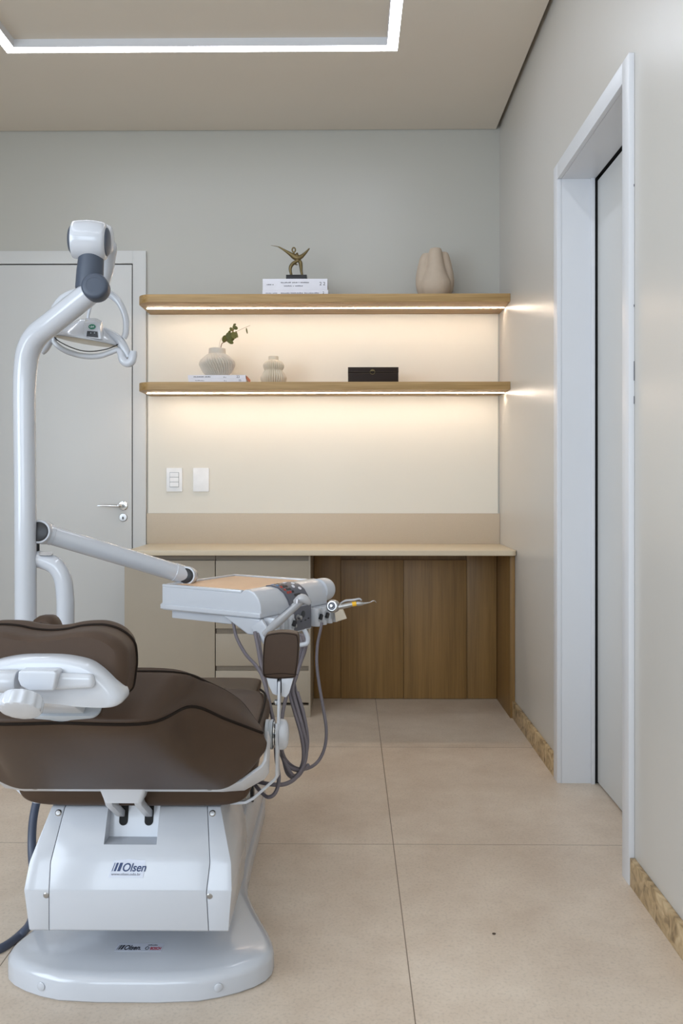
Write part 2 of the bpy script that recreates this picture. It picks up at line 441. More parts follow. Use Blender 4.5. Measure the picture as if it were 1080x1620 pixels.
# added panels, backsplash to shelves; paler colour stands in for even shelf light
struct('lit_wall_panel_1', box(NB(), -.985, XR - .008, YB - .004, YB - .0002, .8935, zs2 - .0005), 'lit_wall')
struct('lit_wall_panel_2', box(NB(), -.985, XR - .008, YB - .004, YB - .0002, zs2t + .0005, zs1 - .0005), 'lit_wall')

# ------------------------------------------------------------------ counter and cabinets
ZT = .745
out = [(-.978, 3.73)] + [(XR - .001 - .03 + .03 * math.sin(PI / 2 * k / 5), 3.73 + .03 - .03 * math.cos(PI / 2 * k / 5)) for k in range(6)] + [(XR - .001, YB - .0005), (-.978, YB - .0005)]
bm = NB(); prism(bm, out, Matrix.Translation((0, 0, ZT - .022)), 0, .022)
tag(obj('countertop', bm, 'top', bevel=.0012, base=(0, 3.95, ZT - .022)), 'long beige stone countertop under the lit shelves', 'countertop')
tag(obj('backsplash', box(NB(), -.99, XR - .001, YB - .016, YB - .0004, ZT, .893), 'splash', bevel=.001, base=(0, YB, ZT)), 'low beige stone backsplash strip along the back wall above the countertop', 'backsplash')

YF = 3.79
xs = W(340.7, 950, YF).x; xe = W(488, 950, YF).x
zb_t = W(400, 887, YF).z
t = thing('base_cabinet', 'beige laminate floor cabinet with one wide plain door, left of the drawers', 'cabinet', (-.8, YF, 0))
obj('body', box(NB(), -.999, xs - .002, YF + .02, YB - .02, .06, ZT - .0225), 'beiged', t)
obj('plinth', box(NB(), -.99, xs - .002, YF + .001, YF + .03, 0, .058), 'beige', t)
obj('door', box(NB(), -1.0, xs - .003, YF, YF + .018, .062, zb_t), 'beige', t, bevel=.0008)
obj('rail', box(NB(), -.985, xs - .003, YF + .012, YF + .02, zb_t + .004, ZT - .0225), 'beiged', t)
t = thing('drawer_unit', 'beige laminate drawer unit with recessed pulls, between plain door and oak panels', 'drawer unit', ((xs + xe) / 2, YF, 0))
obj('body', box(NB(), xs + .0005, xe, YF + .02, YB - .07, .06, ZT - .0225), 'beige', t)
obj('side_panel', box(NB(), xe + .0002, xe + .0082, YF, YB - .07, 0, ZT - .0225), 'beige', t, bevel=.0006)
obj('plinth', box(NB(), xs, xe, YF, YF + .03, 0, .052), 'beige', t, bevel=.0006)
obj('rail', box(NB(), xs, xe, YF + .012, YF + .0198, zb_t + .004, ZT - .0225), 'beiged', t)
dz = [(887, 936), (944, 994.5), (1002.8, 1053.6), (1061.4, 1111.5)]
for a, b in dz:
    d = obj('drawer', box(NB(), xs + .001, xe, YF, YF + .018, W(400, b, YF).z, W(400, a, YF).z), 'beige', t, bevel=.0008)
    z = W(400, a, YF).z
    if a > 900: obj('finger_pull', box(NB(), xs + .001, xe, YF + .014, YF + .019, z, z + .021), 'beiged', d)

YP = 4.12
t = thing('oak_panelling', 'upright oak panels closing the back of the knee space under the countertop', 'panelling', (.27, YP, 0))
px = [xe + .0085, W(539, 1000, YP).x, W(638, 1000, YP).x, W(738, 1000, YP).x, XR - .0235]
for i in range(4):
    top = (ZT - .0225) if i in (0, 3) else W(600, 886, YP).z
    off = .0 if i in (0, 3) else .004
    o = obj('panel', box(NB(), px[i] + .001, px[i + 1] - .001, YP - off, YP + .02, .002, top), 'oakv', t, bevel=.0006)
obj('backing', box(NB(), px[0], px[4], YP + .021, YB - .02, 0, ZT - .0225), 'oakv', t)
xp = W(809, 1000, 3.785).x
t = tag(obj('support_panel', box(NB(), XR - .0225, XR - .0005 - .0125 + .012, 3.785, YB - .02, 0, ZT - .0225), 'oakv', bevel=.0008, base=(XR, 3.9, 0)), 'upright oak end panel carrying the countertop beside the right wall', 'panel')

# ------------------------------------------------------------------ switch plates
def plate(px0, label, sw):
    a, b = W(px0, 740.5, YB), W(px0 + 25, 777.5, YB); cx, cz = (a.x + b.x) / 2, (a.z + b.z) / 2
    t = thing('wall_switch' if sw else 'blank_wall_plate', label, 'switch' if sw else 'wall plate', (cx, YB, cz))
    bm = NB(); prism(bm, rrect(.078, .116, .004), frame((cx, YB - .0043, cz), (0, -1, 0), (1, 0, 0)), 0, .008); obj('plate', bm, 'switch', t, bevel=.0015)
    if sw:
        bm = NB(); prism(bm, rrect(.046, .074, .003), frame((cx, YB - .012, cz), (0, -1, 0), (1, 0, 0)), 0, .0016); obj('inner_frame', bm, 'grey', t)
        for k in (-1, 0, 1):
            bm = NB(); prism(bm, rrect(.042, .0215, .002), frame((cx, YB - .0136, cz + k * .0238), (0, -1, .06 * 1), (1, 0, 0)), 0, .004); obj('switch_button', bm, 'switch', t, bevel=.0008)
plate(264, 'white wall switch with three rocker buttons beside the door', True)
plate(306, 'blank white wall plate right of the three-button switch', False)

# ------------------------------------------------------------------ decor on the shelves
def book(x0, x1, y0, depth, z0, z1, label, lines, group, cover='paper', rot=0):
    c = Vector(((x0 + x1) / 2, y0 + depth / 2, z0)); t = thing('book', label, 'book', c, group)
    w = x1 - x0; th = .0022 if z1 - z0 > .02 else .0015
    bm = NB()
    # C shaped cover: spine to the room
    prof = [(0, z0), (0, z1), (depth, z1), (depth, z1 - th), (th, z1 - th), (th, z0 + th), (depth, z0 + th), (depth, z0)]
    rings(bm, [[Vector((x, y0 + a, b)) for a, b in prof] for x in (x0, x1)])
    obj('cover', bm, cover, t, bevel=.0004)
    obj('page_block', box(NB(), x0 + .003, x1 - .003, y0 + th, y0 + depth - .004, z0 + th, z1 - th), 'pages', t)
    hh = z1 - z0
    for (fx, fz, s, size, mt_) in lines:
        if not s.replace(' ', '').isdigit():
            # print too small to read: a row of uneven fine strokes
            bm = NB(); x = x0 + fx * w; zz = z0 + fz * hh; rg = random.Random(len(s) * 7 + int(fx * 100))
            for ch_ in s:
                a_ = size * rg.uniform(.35, .6)
                if ch_ != ' ':
                    h_ = size * rg.uniform(.28, .5); box(bm, x, x + a_ * .75, y0 - .0003, y0 + .0002, zz, zz + h_)
                x += a_
            obj('spine_print', bm, mt_, t); continue
        text('spine_text', s, mt_, t, frame((x0 + fx * w, y0 - .0001, z0 + fz * hh), (0, -1, 0), (1, 0, 0)), size, ext=.0002)
    t.rotation_euler.z = rot
    return t
Yb = 3.925
a = W(415, 466, Yb).x; b = W(518.5, 466, Yb).x
zm = W(460, 458.8, Yb).z; zt1 = W(460, 441, Yb).z
book(a, b + .001, Yb, .20, zs1t, zm - .0006, 'flat white book lying on the upper shelf, lower of two under the bronze figure', [(.05, .35, 'ATELIER DESIGN', .008, 'ink'), (.28, .33, 'PROJETOS ARQUITETURA CONTEMPORANEA', .0105, 'ink'), (.915, .28, '2', .015, 'blackink')], 'white books on the upper shelf')
book(a + .001, b - .002, Yb + .001, .20, zm, zt1, 'thick white book directly under the bronze figure', [(.06, .45, 'VOLUME UM', .008, 'blackink'), (.28, .62, 'INTERIORES CASAS E ESPACOS', .011, 'ink'), (.33, .32, 'PROJETOS E DETALHES', .010, 'ink'), (.875, .42, '2', .022, 'blackink'), (.93, .42, '2', .022, 'blackink')], 'white books on the upper shelf')
a = W(297, 600, Yb).x; b = W(388.5, 600, Yb).x; zq = W(340, 602.3, Yb).z; zt2 = W(340, 593.3, Yb).z
zmid = zs2t + (zt2 - zs2t) * .48
book(a + .002, b + .002, Yb, .2, zs2t, zmid - .0004, 'slim white book on the lower shelf, lower one of the pair under the round vase', [(.12, .5, 'ARQUITETURA', .008, 'ink'), (.62, .4, 'N 4', .009, 'blackink'), (.87, .4, '22', .012, 'blackink')], 'white books on the lower shelf')
bk = book(a, b, Yb + .001, .2, zmid, zt2, 'slim white book with an orange back edge, directly under the round ribbed vase', [(.1, .45, 'ARQUITETURA BRASIL', .009, 'blackink'), (.62, .35, 'N 3', .009, 'blackink'), (.84, .3, '22', .015, 'blackink')], 'white books on the lower shelf')
obj('back_edge', box(NB(), b + .0002, b + .0016, Yb + .02, Yb + .17, zmid + .001, zt2 - .001), 'orange', bk)

# bronze figure on its plinth
Yf = 3.975
def PX(x, y, Y=Yf): return tuple(W(x, y, Y))
def G4(x, y, r, dy=0): return PX(x, y, Yf + dy) + (r,)
zc = lambda gx, gy: (400 + gx * 140 / 1080, 380 + gy * 100 / 771)
t = thing('figurine', 'small bronze abstract dancing figure on a black base, atop the white books', 'figurine', (PX(469, 440)[0], Yf, zt1))
bm = NB()
def gt(pts, **k):
    tube(bm, [G4(*zc(x, y), r, dy) for x, y, r, dy in pts], .003, seg=12, smooth=5, **k)
gt([(218, 64, .0012, .0), (270, 72, .0018, 0), (318, 82, .0022, 0)])
gt([(312, 80, .003, 0), (380, 120, .005, 0), (450, 165, .009, 0), (500, 200, .013, 0), (545, 218, .0125, 0), (590, 200, .010, 0), (640, 155, .0065, 0), (690, 98, .0028, 0)])
gt([(545, 150, .002, 0), (535, 185, .010, 0), (545, 225, .009, 0), (550, 245, .005, 0)])
gt([(500, 205, .005, 0), (498, 150, .004, 0)])
gt([(555, 250, .006, -.004), (500, 275, .0085, -.006), (462, 320, .0085, -.006), (456, 370, .007, -.004), (472, 438, .0055, 0)])
gt([(540, 250, .006, .004), (575, 265, .0095, .005), (585, 320, .0085, .004), (590, 380, .0065, .002), (602, 438, .0055, 0)])
gt([(500, 288, .004, 0), (545, 300, .003, 0)])
hc = [zc(498 + 20 * math.cos(q), 118 + 28 * math.sin(q)) for q in [2 * PI * k / 14 for k in range(14)]]
tube(bm, [G4(x, y, .0036, 0) for x, y in hc], .0035, seg=10, closed=True)
fig = obj('figure', bm, 'bronze', t)
def rm(vox):
    def f(o):
        m = o.modifiers.new('r', 'REMESH'); m.mode = 'VOXEL'; m.voxel_size = vox
        s = o.modifiers.new('s', 'SMOOTH'); s.factor = .5; s.iterations = 4
    return f
apply_mod(fig, rm(.0013))
a, b = PX(453, 440)[0], PX(485.5, 440)[0]
obj('base', box(NB(), a, b, Yf - .03, Yf + .03, zt1, PX(460, 437)[2]), 'black', t, bevel=.0008)

# taupe vase made of fused lobes
Yv = 4.02
def vz(gx, gy): return 640 + gx / 10.8, 380 + gy / 10.8
s = 1 / (F / Yv) / 10.8   # metres per zoomed unit
t0 = W(*vz(515, 900), Yv); cx = t0.x; zb = zs1t
bm = NB()
def lobe(prof, dx, dy, dx1=None, dy1=None):
    # prof: (height fraction z metres, radius); centre shifts from (dx,dy) to (dx1,dy1)
    n = len(prof); R = []
    P = cat(prof, 5)
    zmax = P[-1][0]
    for (z, r, ox, oy) in P:
        R.append([Vector((cx + ox + r * math.cos(q), Yv + oy + r * math.sin(q), zb + z)) for q in [2 * PI * k / 28 for k in range(28)]])
    rings(bm, R)
# (z, r, ox, oy)
Hc = .232
lobe([(0, .052, 0, -.01), (.01, .06, 0, -.012), (.04, .073, 0, -.014), (.075, .073, 0, -.016), (.11, .056, 0, -.022), (.15, .042, 0, -.026), (.19, .034, 0, -.028), (.215, .031, 0, -.028), (Hc, .026, 0, -.026)], 0, 0)
for (ax, ay, hh, rr) in ((-.048, -.002, .215, .029), (.048, .004, .222, .027), (-.028, .045, .226, .028), (.03, .048, .215, .028)):
    lobe([(0, .03, ax * .6, ay * .8), (.01, .036, ax * .7, ay * .8), (.05, .044, ax * .9 , ay), (.10, .040, ax * 1.05, ay), (.15, .034, ax, ay), (.19, .028, ax * .93, ay), (hh - .01, .024, ax * .86, ay), (hh, .018, ax * .84, ay)], 0, 0)
tube(bm, [(cx, Yv, zb + .001, .06), (cx, Yv, zb + .12, .05)], .06)
vs = obj('vase', bm, 'clay', None, base=(cx, Yv, zb))
apply_mod(vs, rm(.003))
tag(vs, 'taupe clay vase of fused rounded lobes at the right end of the upper shelf', 'vase')

def flute(n, amp, tw=0, lo=0, hi=99):
    def f(q, i, h):
        return 1 + (amp * (abs(math.cos(n * (q + tw * h) / 2)) - .5) if lo <= h <= hi else 0)
    return f
# round ribbed vase
Yv2 = 4.0
c = W(343.5, 592, Yv2); mp = Yv2 / F
prof = cat([(.040, 0), (.047, .004), (.064, .022), (.078, .050), (.080, .062), (.074, .078), (.058, .094), (.046, .104), (.041, .107)], 9)
neck = [(.0405, .108), (.040, .112), (.039, .130), (.0385, .133), (.035, .134), (.034, .130), (.036, .110)]
bm = NB(); lathe(bm, prof + neck, (c.x, Yv2, zt2 + .0002), seg=532, mod=flute(38, .12, 6, .004, .104), capt=False)
v = obj('vase', bm, 'ceramicg', None, base=(c.x, Yv2, zt2)); tag(v, 'round ribbed grey-cream vase with a short neck, standing on the slim books', 'vase')
# double bellied ribbed vase
c2 = W(432.5, 603, Yv2)
prof = cat([(.040, 0), (.048, .004), (.055, .018), (.057, .032), (.052, .046), (.043, .060), (.039, .066), (.042, .072), (.0455, .082), (.045, .094), (.037, .106), (.027, .113), (.0235, .115)], 4)
neck = [(.0235, .117), (.0235, .131), (.022, .132), (.020, .131), (.0205, .112)]
bm = NB(); lathe(bm, prof + neck, (c2.x, Yv2, zs2t), seg=384, mod=flute(32, .16, 0, .004, .108), capt=False)
v = obj('vase', bm, 'ceramic', None, base=(c2.x, Yv2, zs2t)); tag(v, 'small pleated cream vase with two stacked bellies, standing directly on the lower shelf', 'vase')

# eucalyptus sprig
def Q(gx, gy, dy=0): return W(280 + gx * 190 / 1080, 500 + gy * 120 / 682, Yv2 + dy)
b0 = Vector((c.x + .01, Yv2, zt2 + .03))
t = thing('eucalyptus_sprig', 'short eucalyptus sprig with round olive leaves in the ribbed vase', 'plant', b0)
bm = NB(); tube(bm, [tuple(b0), tuple(Q(395, 272)), tuple(Q(430, 230)), tuple(Q(480, 175, -.01)), tuple(Q(515, 110, 0)), tuple(Q(520, 75))], .0018, seg=8, smooth=5)
obj('stem', bm, 'stem', t)
bm = NB(); tube(bm, [tuple(b0 + Vector((-.004, 0, 0))), tuple(Q(380, 268)), tuple(Q(400, 195, .01)), ], .0006, seg=6, smooth=4)
tube(bm, [tuple(Q(480, 175, -.01)), tuple(Q(550, 132)), tuple(Q(610, 104)), tuple(Q(658, 84))], .0007, seg=6, smooth=4)
obj('twig', bm, 'stem', t)
def leaf(gx, gy, w, h, ang, tilt, dy=0):
    bm = NB(); p = Q(gx, gy, dy); n = 14; R = []
    ring = []
    A, B = w * 190 / 1080 * mp, h * 190 / 1080 * mp
    ct = bm.verts.new((0, -.0015, 0)); ct2 = bm.verts.new((0, -.0007, 0))
    vs = [bm.verts.new((A * math.cos(2 * PI * k / n), .0006 * math.cos(4 * PI * k / n), B * math.sin(2 * PI * k / n))) for k in range(n)]
    for k in range(n):
        bm.faces.new((ct, vs[k], vs[(k + 1) % n])); bm.faces.new((ct2, vs[(k + 1) % n], vs[k]))
    mt = Matrix.Translation(p) @ Matrix.Rotation(math.radians(ang), 4, 'Y') @ Matrix.Rotation(math.radians(tilt), 4, 'Z')
    for v_ in bm.verts: v_.co = mt @ v_.co
    obj('leaf', bm, 'leaf', t)
for a in ((428, 205, 26, 34, 20, 30, .01), (470, 180, 34, 36, 0, 15, -.015), (480, 232, 30, 18, 25, 20, -.01), (512, 172, 30, 34, -20, 35, -.02), (536, 165, 18, 32, -15, 60, 0), (490, 120, 18, 22, -40, 30, .01), (522, 105, 26, 18, 20, 20, -.01), (498, 205, 20, 26, 40, 40, .015), (518, 76, 14, 9, -20, 20, 0), (455, 215, 24, 26, -30, 50, .02), (470, 150, 16, 22, 20, 45, .015), (627, 133, 7, 28, -10, 30, 0), (508, 92, 8, 14, 10, 30, .01)):
    leaf(*a)

# black box with ring clasp
Yx = 3.94
x0, x1 = W(550.3, 600, Yx).x, W(630, 600, Yx).x; z1 = W(590, 580.8, Yx).z; zl = W(590, 589.2, Yx).z
t = thing('jewellery_box', 'low dark brown leather box with a ring clasp on the lower shelf', 'box', ((x0 + x1) / 2, Yx + .07, zs2t))
bd = obj('body', box(NB(), x0, x1, Yx, Yx + .14, zs2t, zl - .0008), 'blackbox', t, bevel=.0012)
ld = obj('lid', box(NB(), x0 - .0005, x1 + .0005, Yx - .0008, Yx + .141, zl, z1), 'blackbox', t, bevel=.0015)
def stitch(z0, z1_, y, par):
    bm = NB(); e = .004
    for q in ((x0 + e, x1 - e, z0 + e * .8, z0 + e * .8 + .0006), (x0 + e, x1 - e, z1_ - e * .8, z1_ - e * .8 + .0006), (x0 + e, x0 + e + .0006, z0 + e * .8, z1_ - e * .8), (x1 - e, x1 - e + .0006, z0 + e * .8, z1_ - e * .8)):
        box(bm, q[0], q[1], y - .0006, y + .0004, q[2], q[3])
    obj('stitching', bm, 'stitch', par)
stitch(zl, z1, Yx - .0008, ld); stitch(zs2t, zl, Yx, bd)
cx = W(589, 585, Yx).x
cl = obj('clasp', box(NB(), cx - .0085, cx + .0085, Yx - .004, Yx - .0008, zl + .006, zl + .0115), 'bronze', t, bevel=.0006)
bm = NB(); tube(bm, [(cx + .011 * math.cos(q), Yx - .003, zl + .002 + .011 * math.sin(q)) for q in [2 * PI * k / 24 for k in range(24)]], .0012, seg=8, closed=True)
obj('ring', bm, 'bronze', cl)

# ------------------------------------------------------------------ dental chair
XC = -.44
ch = thing('dental_chair', 'reclined brown dental chair with glossy white base seen from its head end', 'dental chair', (XC, 2.0, 0))
# base plate: footprint (dx, y)
fp = [(-.12, 1.690), (.12, 1.690), (.20, 1.715), (.262, 1.755), (.283, 1.80), (.272, 1.86), (.235, 1.95), (.185, 2.09), (.18, 2.3), (.18, 2.75), (.14, 2.82), (-.14, 2.82), (-.18, 2.75), (-.18, 2.3), (-.185, 2.09), (-.235, 1.95), (-.272, 1.86), (-.283, 1.80), (-.262, 1.755), (-.20, 1.715)]
base_out = []
n = len(fp)
for i in range(n):   # rounded corners by corner cutting
    a, b_ = fp[i], fp[(i + 1) % n]
    base_out += [(a[0] * .75 + b_[0] * .25, a[1] * .75 + b_[1] * .25), (a[0] * .25 + b_[0] * .75, a[1] * .25 + b_[1] * .75)]
def inset(out, d, cy=2.15):
    r = []; n = len(out)
    for i in range(n):
        a = Vector(out[i - 1]); b_ = Vector(out[(i + 1) % n]); tt = (b_ - a).normalized(); nn = Vector((-tt.y, tt.x))
        r.append((out[i][0] + nn.x * d, out[i][1] + nn.y * d))
    return r
R = []
for d, z in ((.004, 0.0), (0, .004), (0, .034), (.002, .041), (.007, .047), (.013, .051), (.022, .0535)):
    R.append([Vector((XC + x, y, z)) for x, y in inset(base_out, d)])
bm = NB(); rings(bm, R); bp = obj('base_plate', bm, 'white', ch)
bm = NB(); R = [[Vector((XC + x, y, z)) for x, y in inset(base_out, .008)] for z in (.0, .003)]
for s_ in (-1, 1):
    bm = NB(); lathe(bm, [(.0085, 0), (.0085, .0015), (.006, .003)], (XC + s_ * .178, 1.7075, .024), (s_ * .3, -1, 0)); obj('plug', bm, 'white', bp)
# plinth and column behind the cover
bm = NB()
R = [[Vector((XC + x, y, z)) for x, y in o] for o, z in ((rrect(.34, .74, .05, 5, 0, 2.42), .05), (rrect(.335, .73, .05, 5, 0, 2.42), .10), (rrect(.31, .70, .05, 5, 0, 2.42), .125))]
rings(bm, R); obj('rear_plinth', bm, 'white', ch)
bm = NB(); prism(bm, rrect(.30, .46, .02, 4, XC, 2.19), Matrix.Identity(4), .1, .355); obj('column_cover', bm, 'white', ch, bevel=.003)
bm = NB(); box(bm, XC + .1505, XC + .153, 2.14, 2.28, .115, .33); obj('column_panel', bm, 'grey', ch, bevel=.001)
bm = NB(); prism(bm, rrect(.03, .07, .01), frame((XC + .155, 2.47, .15), (1, 0, 0), (0, 1, 0)), 0, .01); obj('pedal_switch', bm, 'black', ch, bevel=.002)

# motor cover: cross sections from bottom to top, (y, z, half width at bottom)
prof = [(1.742, .135, .198), (1.706, .137, .199), (1.700, .142, .1995), (1.692, .222, .2065), (1.693, .226, .207), (1.710, .268, .2035), (1.7125, .274, .2025), (1.757, .362, .176), (1.762, .366, .1745), (1.80, .368, .172)]
def cover(x_of, name):
    bm = NB(); R = []
    for y, z, h in prof:
        a, b_ = x_of(y, z, h)
        R.append([Vector((XC + a, y, z)), Vector((XC + b_, y, z)), Vector((XC + b_, 1.95, z)), Vector((XC + a, 1.95, z))])
    rings(bm, R); return bm
seam = lambda z, h: h - (.039 + .011 * (z - .135) / .09 if z < .225 else .050 - .023 * (z - .225) / .143)
bmc = cover(lambda y, z, h: (-seam(z, h) + .0006, seam(z, h) - .0006), 'front_cover')
fc = obj('front_cover', bmc, 'white', ch, bevel=.0015)
# pocket cut into the cover
def cutter(bm):
    me = bpy.data.meshes.new('cut'); bmesh.ops.recalc_face_normals(bm, faces=bm.faces); bm.to_mesh(me); bm.free()
    o = bpy.data.objects.new('cut', me); C.objects.link(o); return o
def cut(o, bm):
    k = cutter(bm); k.location = wloc(o) * 0
    def f(o_):
        m = o_.modifiers.new('b', 'BOOLEAN'); m.object = k; m.operation = 'DIFFERENCE'; m.solver = 'EXACT'
    sm = [p.use_smooth for p in o.data.polygons]
    apply_mod(o, f); me = k.data; bpy.data.objects.remove(k); bpy.data.meshes.remove(me)
    b2 = bmesh.new(); b2.from_mesh(o.data)
    for e in b2.edges: e.smooth = not (len(e.link_faces) == 2 and e.calc_face_angle(0) > math.radians(30))
    b2.to_mesh(o.data); b2.free()
pw = .0535
bm = NB()
# pocket floor near z .287, back plane tilted like the cover but deeper
pk = [(1.68, .3015), (1.766, .3015), (1.787, .372), (1.79, .42), (1.68, .42)]
rings(bm, [[Vector((XC - .004 + x, y_, z_)) for y_, z_ in pk] for x in (-pw, pw)])
cut(fc, bm)
for s_ in (-1, 1):
    bm = cover((lambda y, z, h: (-h, -seam(z, h) - .0006)) if s_ < 0 else (lambda y, z, h: (seam(z, h) + .0006, h)), 'side')
    sp = obj('side_cover', bm, 'white', ch, bevel=.003)
    for (dx, y, z, nv) in ((s_ * .159, 1.7535, .355, (0, -.9, .45)), (s_ * .163, 1.6945, .2137, (0, -1, -.1))):
        b2 = NB(); lathe(b2, [(.0065, -.002), (.0065, .0012), (.0045, .003), (.0015, .0032)], (XC + dx, y, z), nv); sc = obj('screw', b2, 'steel', sp)
for s_ in (-1, 1):   # slots in the pocket
    o_ = rrect(.018, .05, .0088, 5); mt = frame((XC - .0035 + s_ * .0265, 1.7792, .346), (0, -.958, .286), (1, 0, 0))
    bm = NB(); prism(bm, o_, mt, -.002, .0012); obj('slot', bm, 'dark', ch)
# lift bracket
bm = NB()
R = []
for (w, y, z) in ((.036, 1.655, .412), (.040, 1.652, .424), (.047, 1.648, .445), (.049, 1.647, .458), (.047, 1.650, .462)):
    R.append([Vector((XC + x, yy, z)) for x, yy in rrect(2 * w, .05, .008, 3, 0, y + .025)])
rings(bm, R); br = obj('lift_bracket', bm, 'white2', ch)
for s_ in (-1, 1):
    bm = NB(); x = XC - .006 + s_ * .029
    rings(bm, [[Vector((x + a, y + b_, z)) for a, b_ in ((-.007, 0), (.007, 0), (.007, .028), (-.007, .028))] for y, z in ((1.662, .425), (1.685, .395), (1.762, .345), (1.785, .335))])
    obj('bracket_arm', bm, 'white2', br, bevel=.002)
    bm = NB(); lathe(bm, [(.0075, -.002), (.0075, .002), (.004, .0045)], (XC + s_ * .019, 1.648, .458), (0, -.8, .6)); obj('bolt', bm, 'steel', br)

# backrest upholstery -- curves across the width, (dx, y, z)
Bc = [(0, 1.655, .452), (.15, 1.655, .452), (.20, 1.645, .456), (.243, 1.62, .49), (.272, 1.60, .53)]
B2 = [(0, 1.612, .458), (.15, 1.612, .458), (.205, 1.608, .466), (.252, 1.592, .50), (.283, 1.582, .535)]
Mc = [(0, 1.445, .556), (.135, 1.447, .556), (.185, 1.505, .548), (.238, 1.543, .547), (.289, 1.567, .556)]
M2 = [(0, 1.335, .632), (.13, 1.335, .632), (.172, 1.445, .628), (.228, 1.50, .600), (.287, 1.55, .570)]
Pc = [(0, 1.300, .667), (.132, 1.303, .666), (.176, 1.425, .660), (.226, 1.487, .622), (.283, 1.547, .581)]
P2 = [(0, 1.308, .684), (.134, 1.312, .683), (.176, 1.43, .676), (.222, 1.50, .642), (.280, 1.560, .585)]
Fa = [(0, 1.352, .716), (.15, 1.357, .716), (.187, 1.462, .690), (.228, 1.56, .640), (.273, 1.595, .582)]
Fc = [(0, 1.380, .726), (.155, 1.385, .726), (.193, 1.495, .684), (.234, 1.595, .628), (.268, 1.61, .578)]
Gc = [(0, 1.42, .715), (.15, 1.43, .71), (.19, 1.52, .66), (.22, 1.61, .60), (.25, 1.63, .56)]
Hc_ = [(0, 1.70, .53), (.15, 1.70, .53), (.19, 1.69, .53), (.22, 1.68, .53), (.25, 1.66, .545)]
def full(cv):
    r = cat(cv, 8); return [(-x, y, z) for x, y, z in r[:0:-1]] + r
curves = [full(k) for k in (Bc, B2, Mc, M2, Pc, P2, Fa, Fc, Gc, Hc_)]
nc = len(curves[0])
cols = []
for j in range(nc):
    cols.append(cat([curves[i][j] for i in range(len(curves))], 4, closed=True))
Rg = [[Vector((XC + p[0], p[1], p[2])) for p in col] for col in cols]
bm = NB(); rings(bm, Rg, True, True); bk_ = obj('backrest', bm, 'leather', ch)
for cv, r in ((Pc, .0026), (Fc, .0024)):
    bm = NB(); tube(bm, [(XC + x, y - .0005, z) for x, y, z in full(cv)], r, seg=8); obj('piping', bm, 'piping', bk_)

# backrest frame: bent flat bar
wv = Vector((0, .030, -.022))
bm = NB(); path = [(-.285, 1.60, .575), (-.28, 1.605, .535), (-.235, 1.625, .478), (-.195, 1.64, .458), (.195, 1.64, .458), (.235, 1.625, .474), (.275, 1.605, .508), (.282, 1.60, .520), (.287, 1.595, .577)]
pth = []
for i in range(len(path) - 1): pth.append(path[i])
pth.append(path[-1])
Rr = []
for i, p_ in enumerate(pth):
    pass
strip(bm, [(XC + x, y, z - .006) for x, y, z in pth], wv, .006, [1.4, 1.6, 1.6, .8, .8, 1.5, 1.9, 1.9, 1.2])
fr_ = obj('back_frame', bm, 'white2', ch, bevel=.0012)
for s_ in (-1, 1):
    for k in (0, 1):
        bm = NB(); lathe(bm, [(.006, -.003), (.006, .002), (.003, .004)], (XC + s_ * .17, 1.640 + k * .012, .452 - k * .009), (0, -.6, -.6 if k else .2)); obj('bolt', bm, 'steel', fr_)

# seat and leg rest
def cush(rows, e=.28):
    """rows: (y, zb, zt, half width bottom, half width top)"""
    R = []
    for y, zb_, zt_, hb, ht in rows:
        ring = []
        for k in range(48):
            q = 2 * PI * k / 48; cq, sq = math.cos(q), math.sin(q)
            u = math.copysign(abs(cq) ** e, cq); w = math.copysign(abs(sq) ** e, sq)
            f = (w + 1) / 2; hw = hb + (ht - hb) * f
            ring.append(Vector((XC + u * hw, y, zb_ + (zt_ - zb_) * f)))
        R.append(ring)
    return R
bm = NB(); rings(bm, cush(cat([(1.725, .40, .50, .19, .22), (1.735, .379, .53, .225, .255), (1.76, .3725, .538, .232, .270), (1.85, .3725, .541, .232, .270), (2.0, .375, .539, .228, .262), (2.09, .38, .532, .222, .24), (2.13, .40, .51, .21, .222), (2.14, .43, .49, .19, .2)], 4)))
st = obj('seat', bm, 'leather', ch)
for s_ in (-1, 1):
    bm = NB(); tube(bm, [(XC + s_ * x, y, z) for x, y, z in ((.250, 1.745, .530), (.252, 1.85, .5385), (.244, 2.0, .5370), (.222, 2.09, .530))], .0026, seg=8, smooth=4); obj('piping', bm, 'piping', st)
    for dx in (.130, .136):
        bm = NB(); tube(bm, [(XC + s_ * (dx + .0), 1.80, .5405), (XC + s_ * dx, 2.09, .5320)], .0011, seg=6); obj('stitching', bm, 'piping', st)
bm = NB(); rings(bm, cush([(2.145, .37, .43, .15, .16), (2.17, .355, .445, .17, .18), (2.5, .345, .43, .16, .17), (2.75, .34, .41, .15, .16), (2.8, .36, .39, .12, .13)])); obj('leg_rest', bm, 'leather', ch)

# seat frame side bars rising to the armrests
for s_ in (-1, 1):
    bm = NB()
    strip(bm, [(XC + s_ * x, 1.79, z) for x, z in ((.19, .362), (.222, .364), (.238, .372), (.283, .412), (.288, .42), (.288, .53))], (0, .045, -.012), .006)
    obj('seat_frame', bm, 'white2', ch, bevel=.0012)
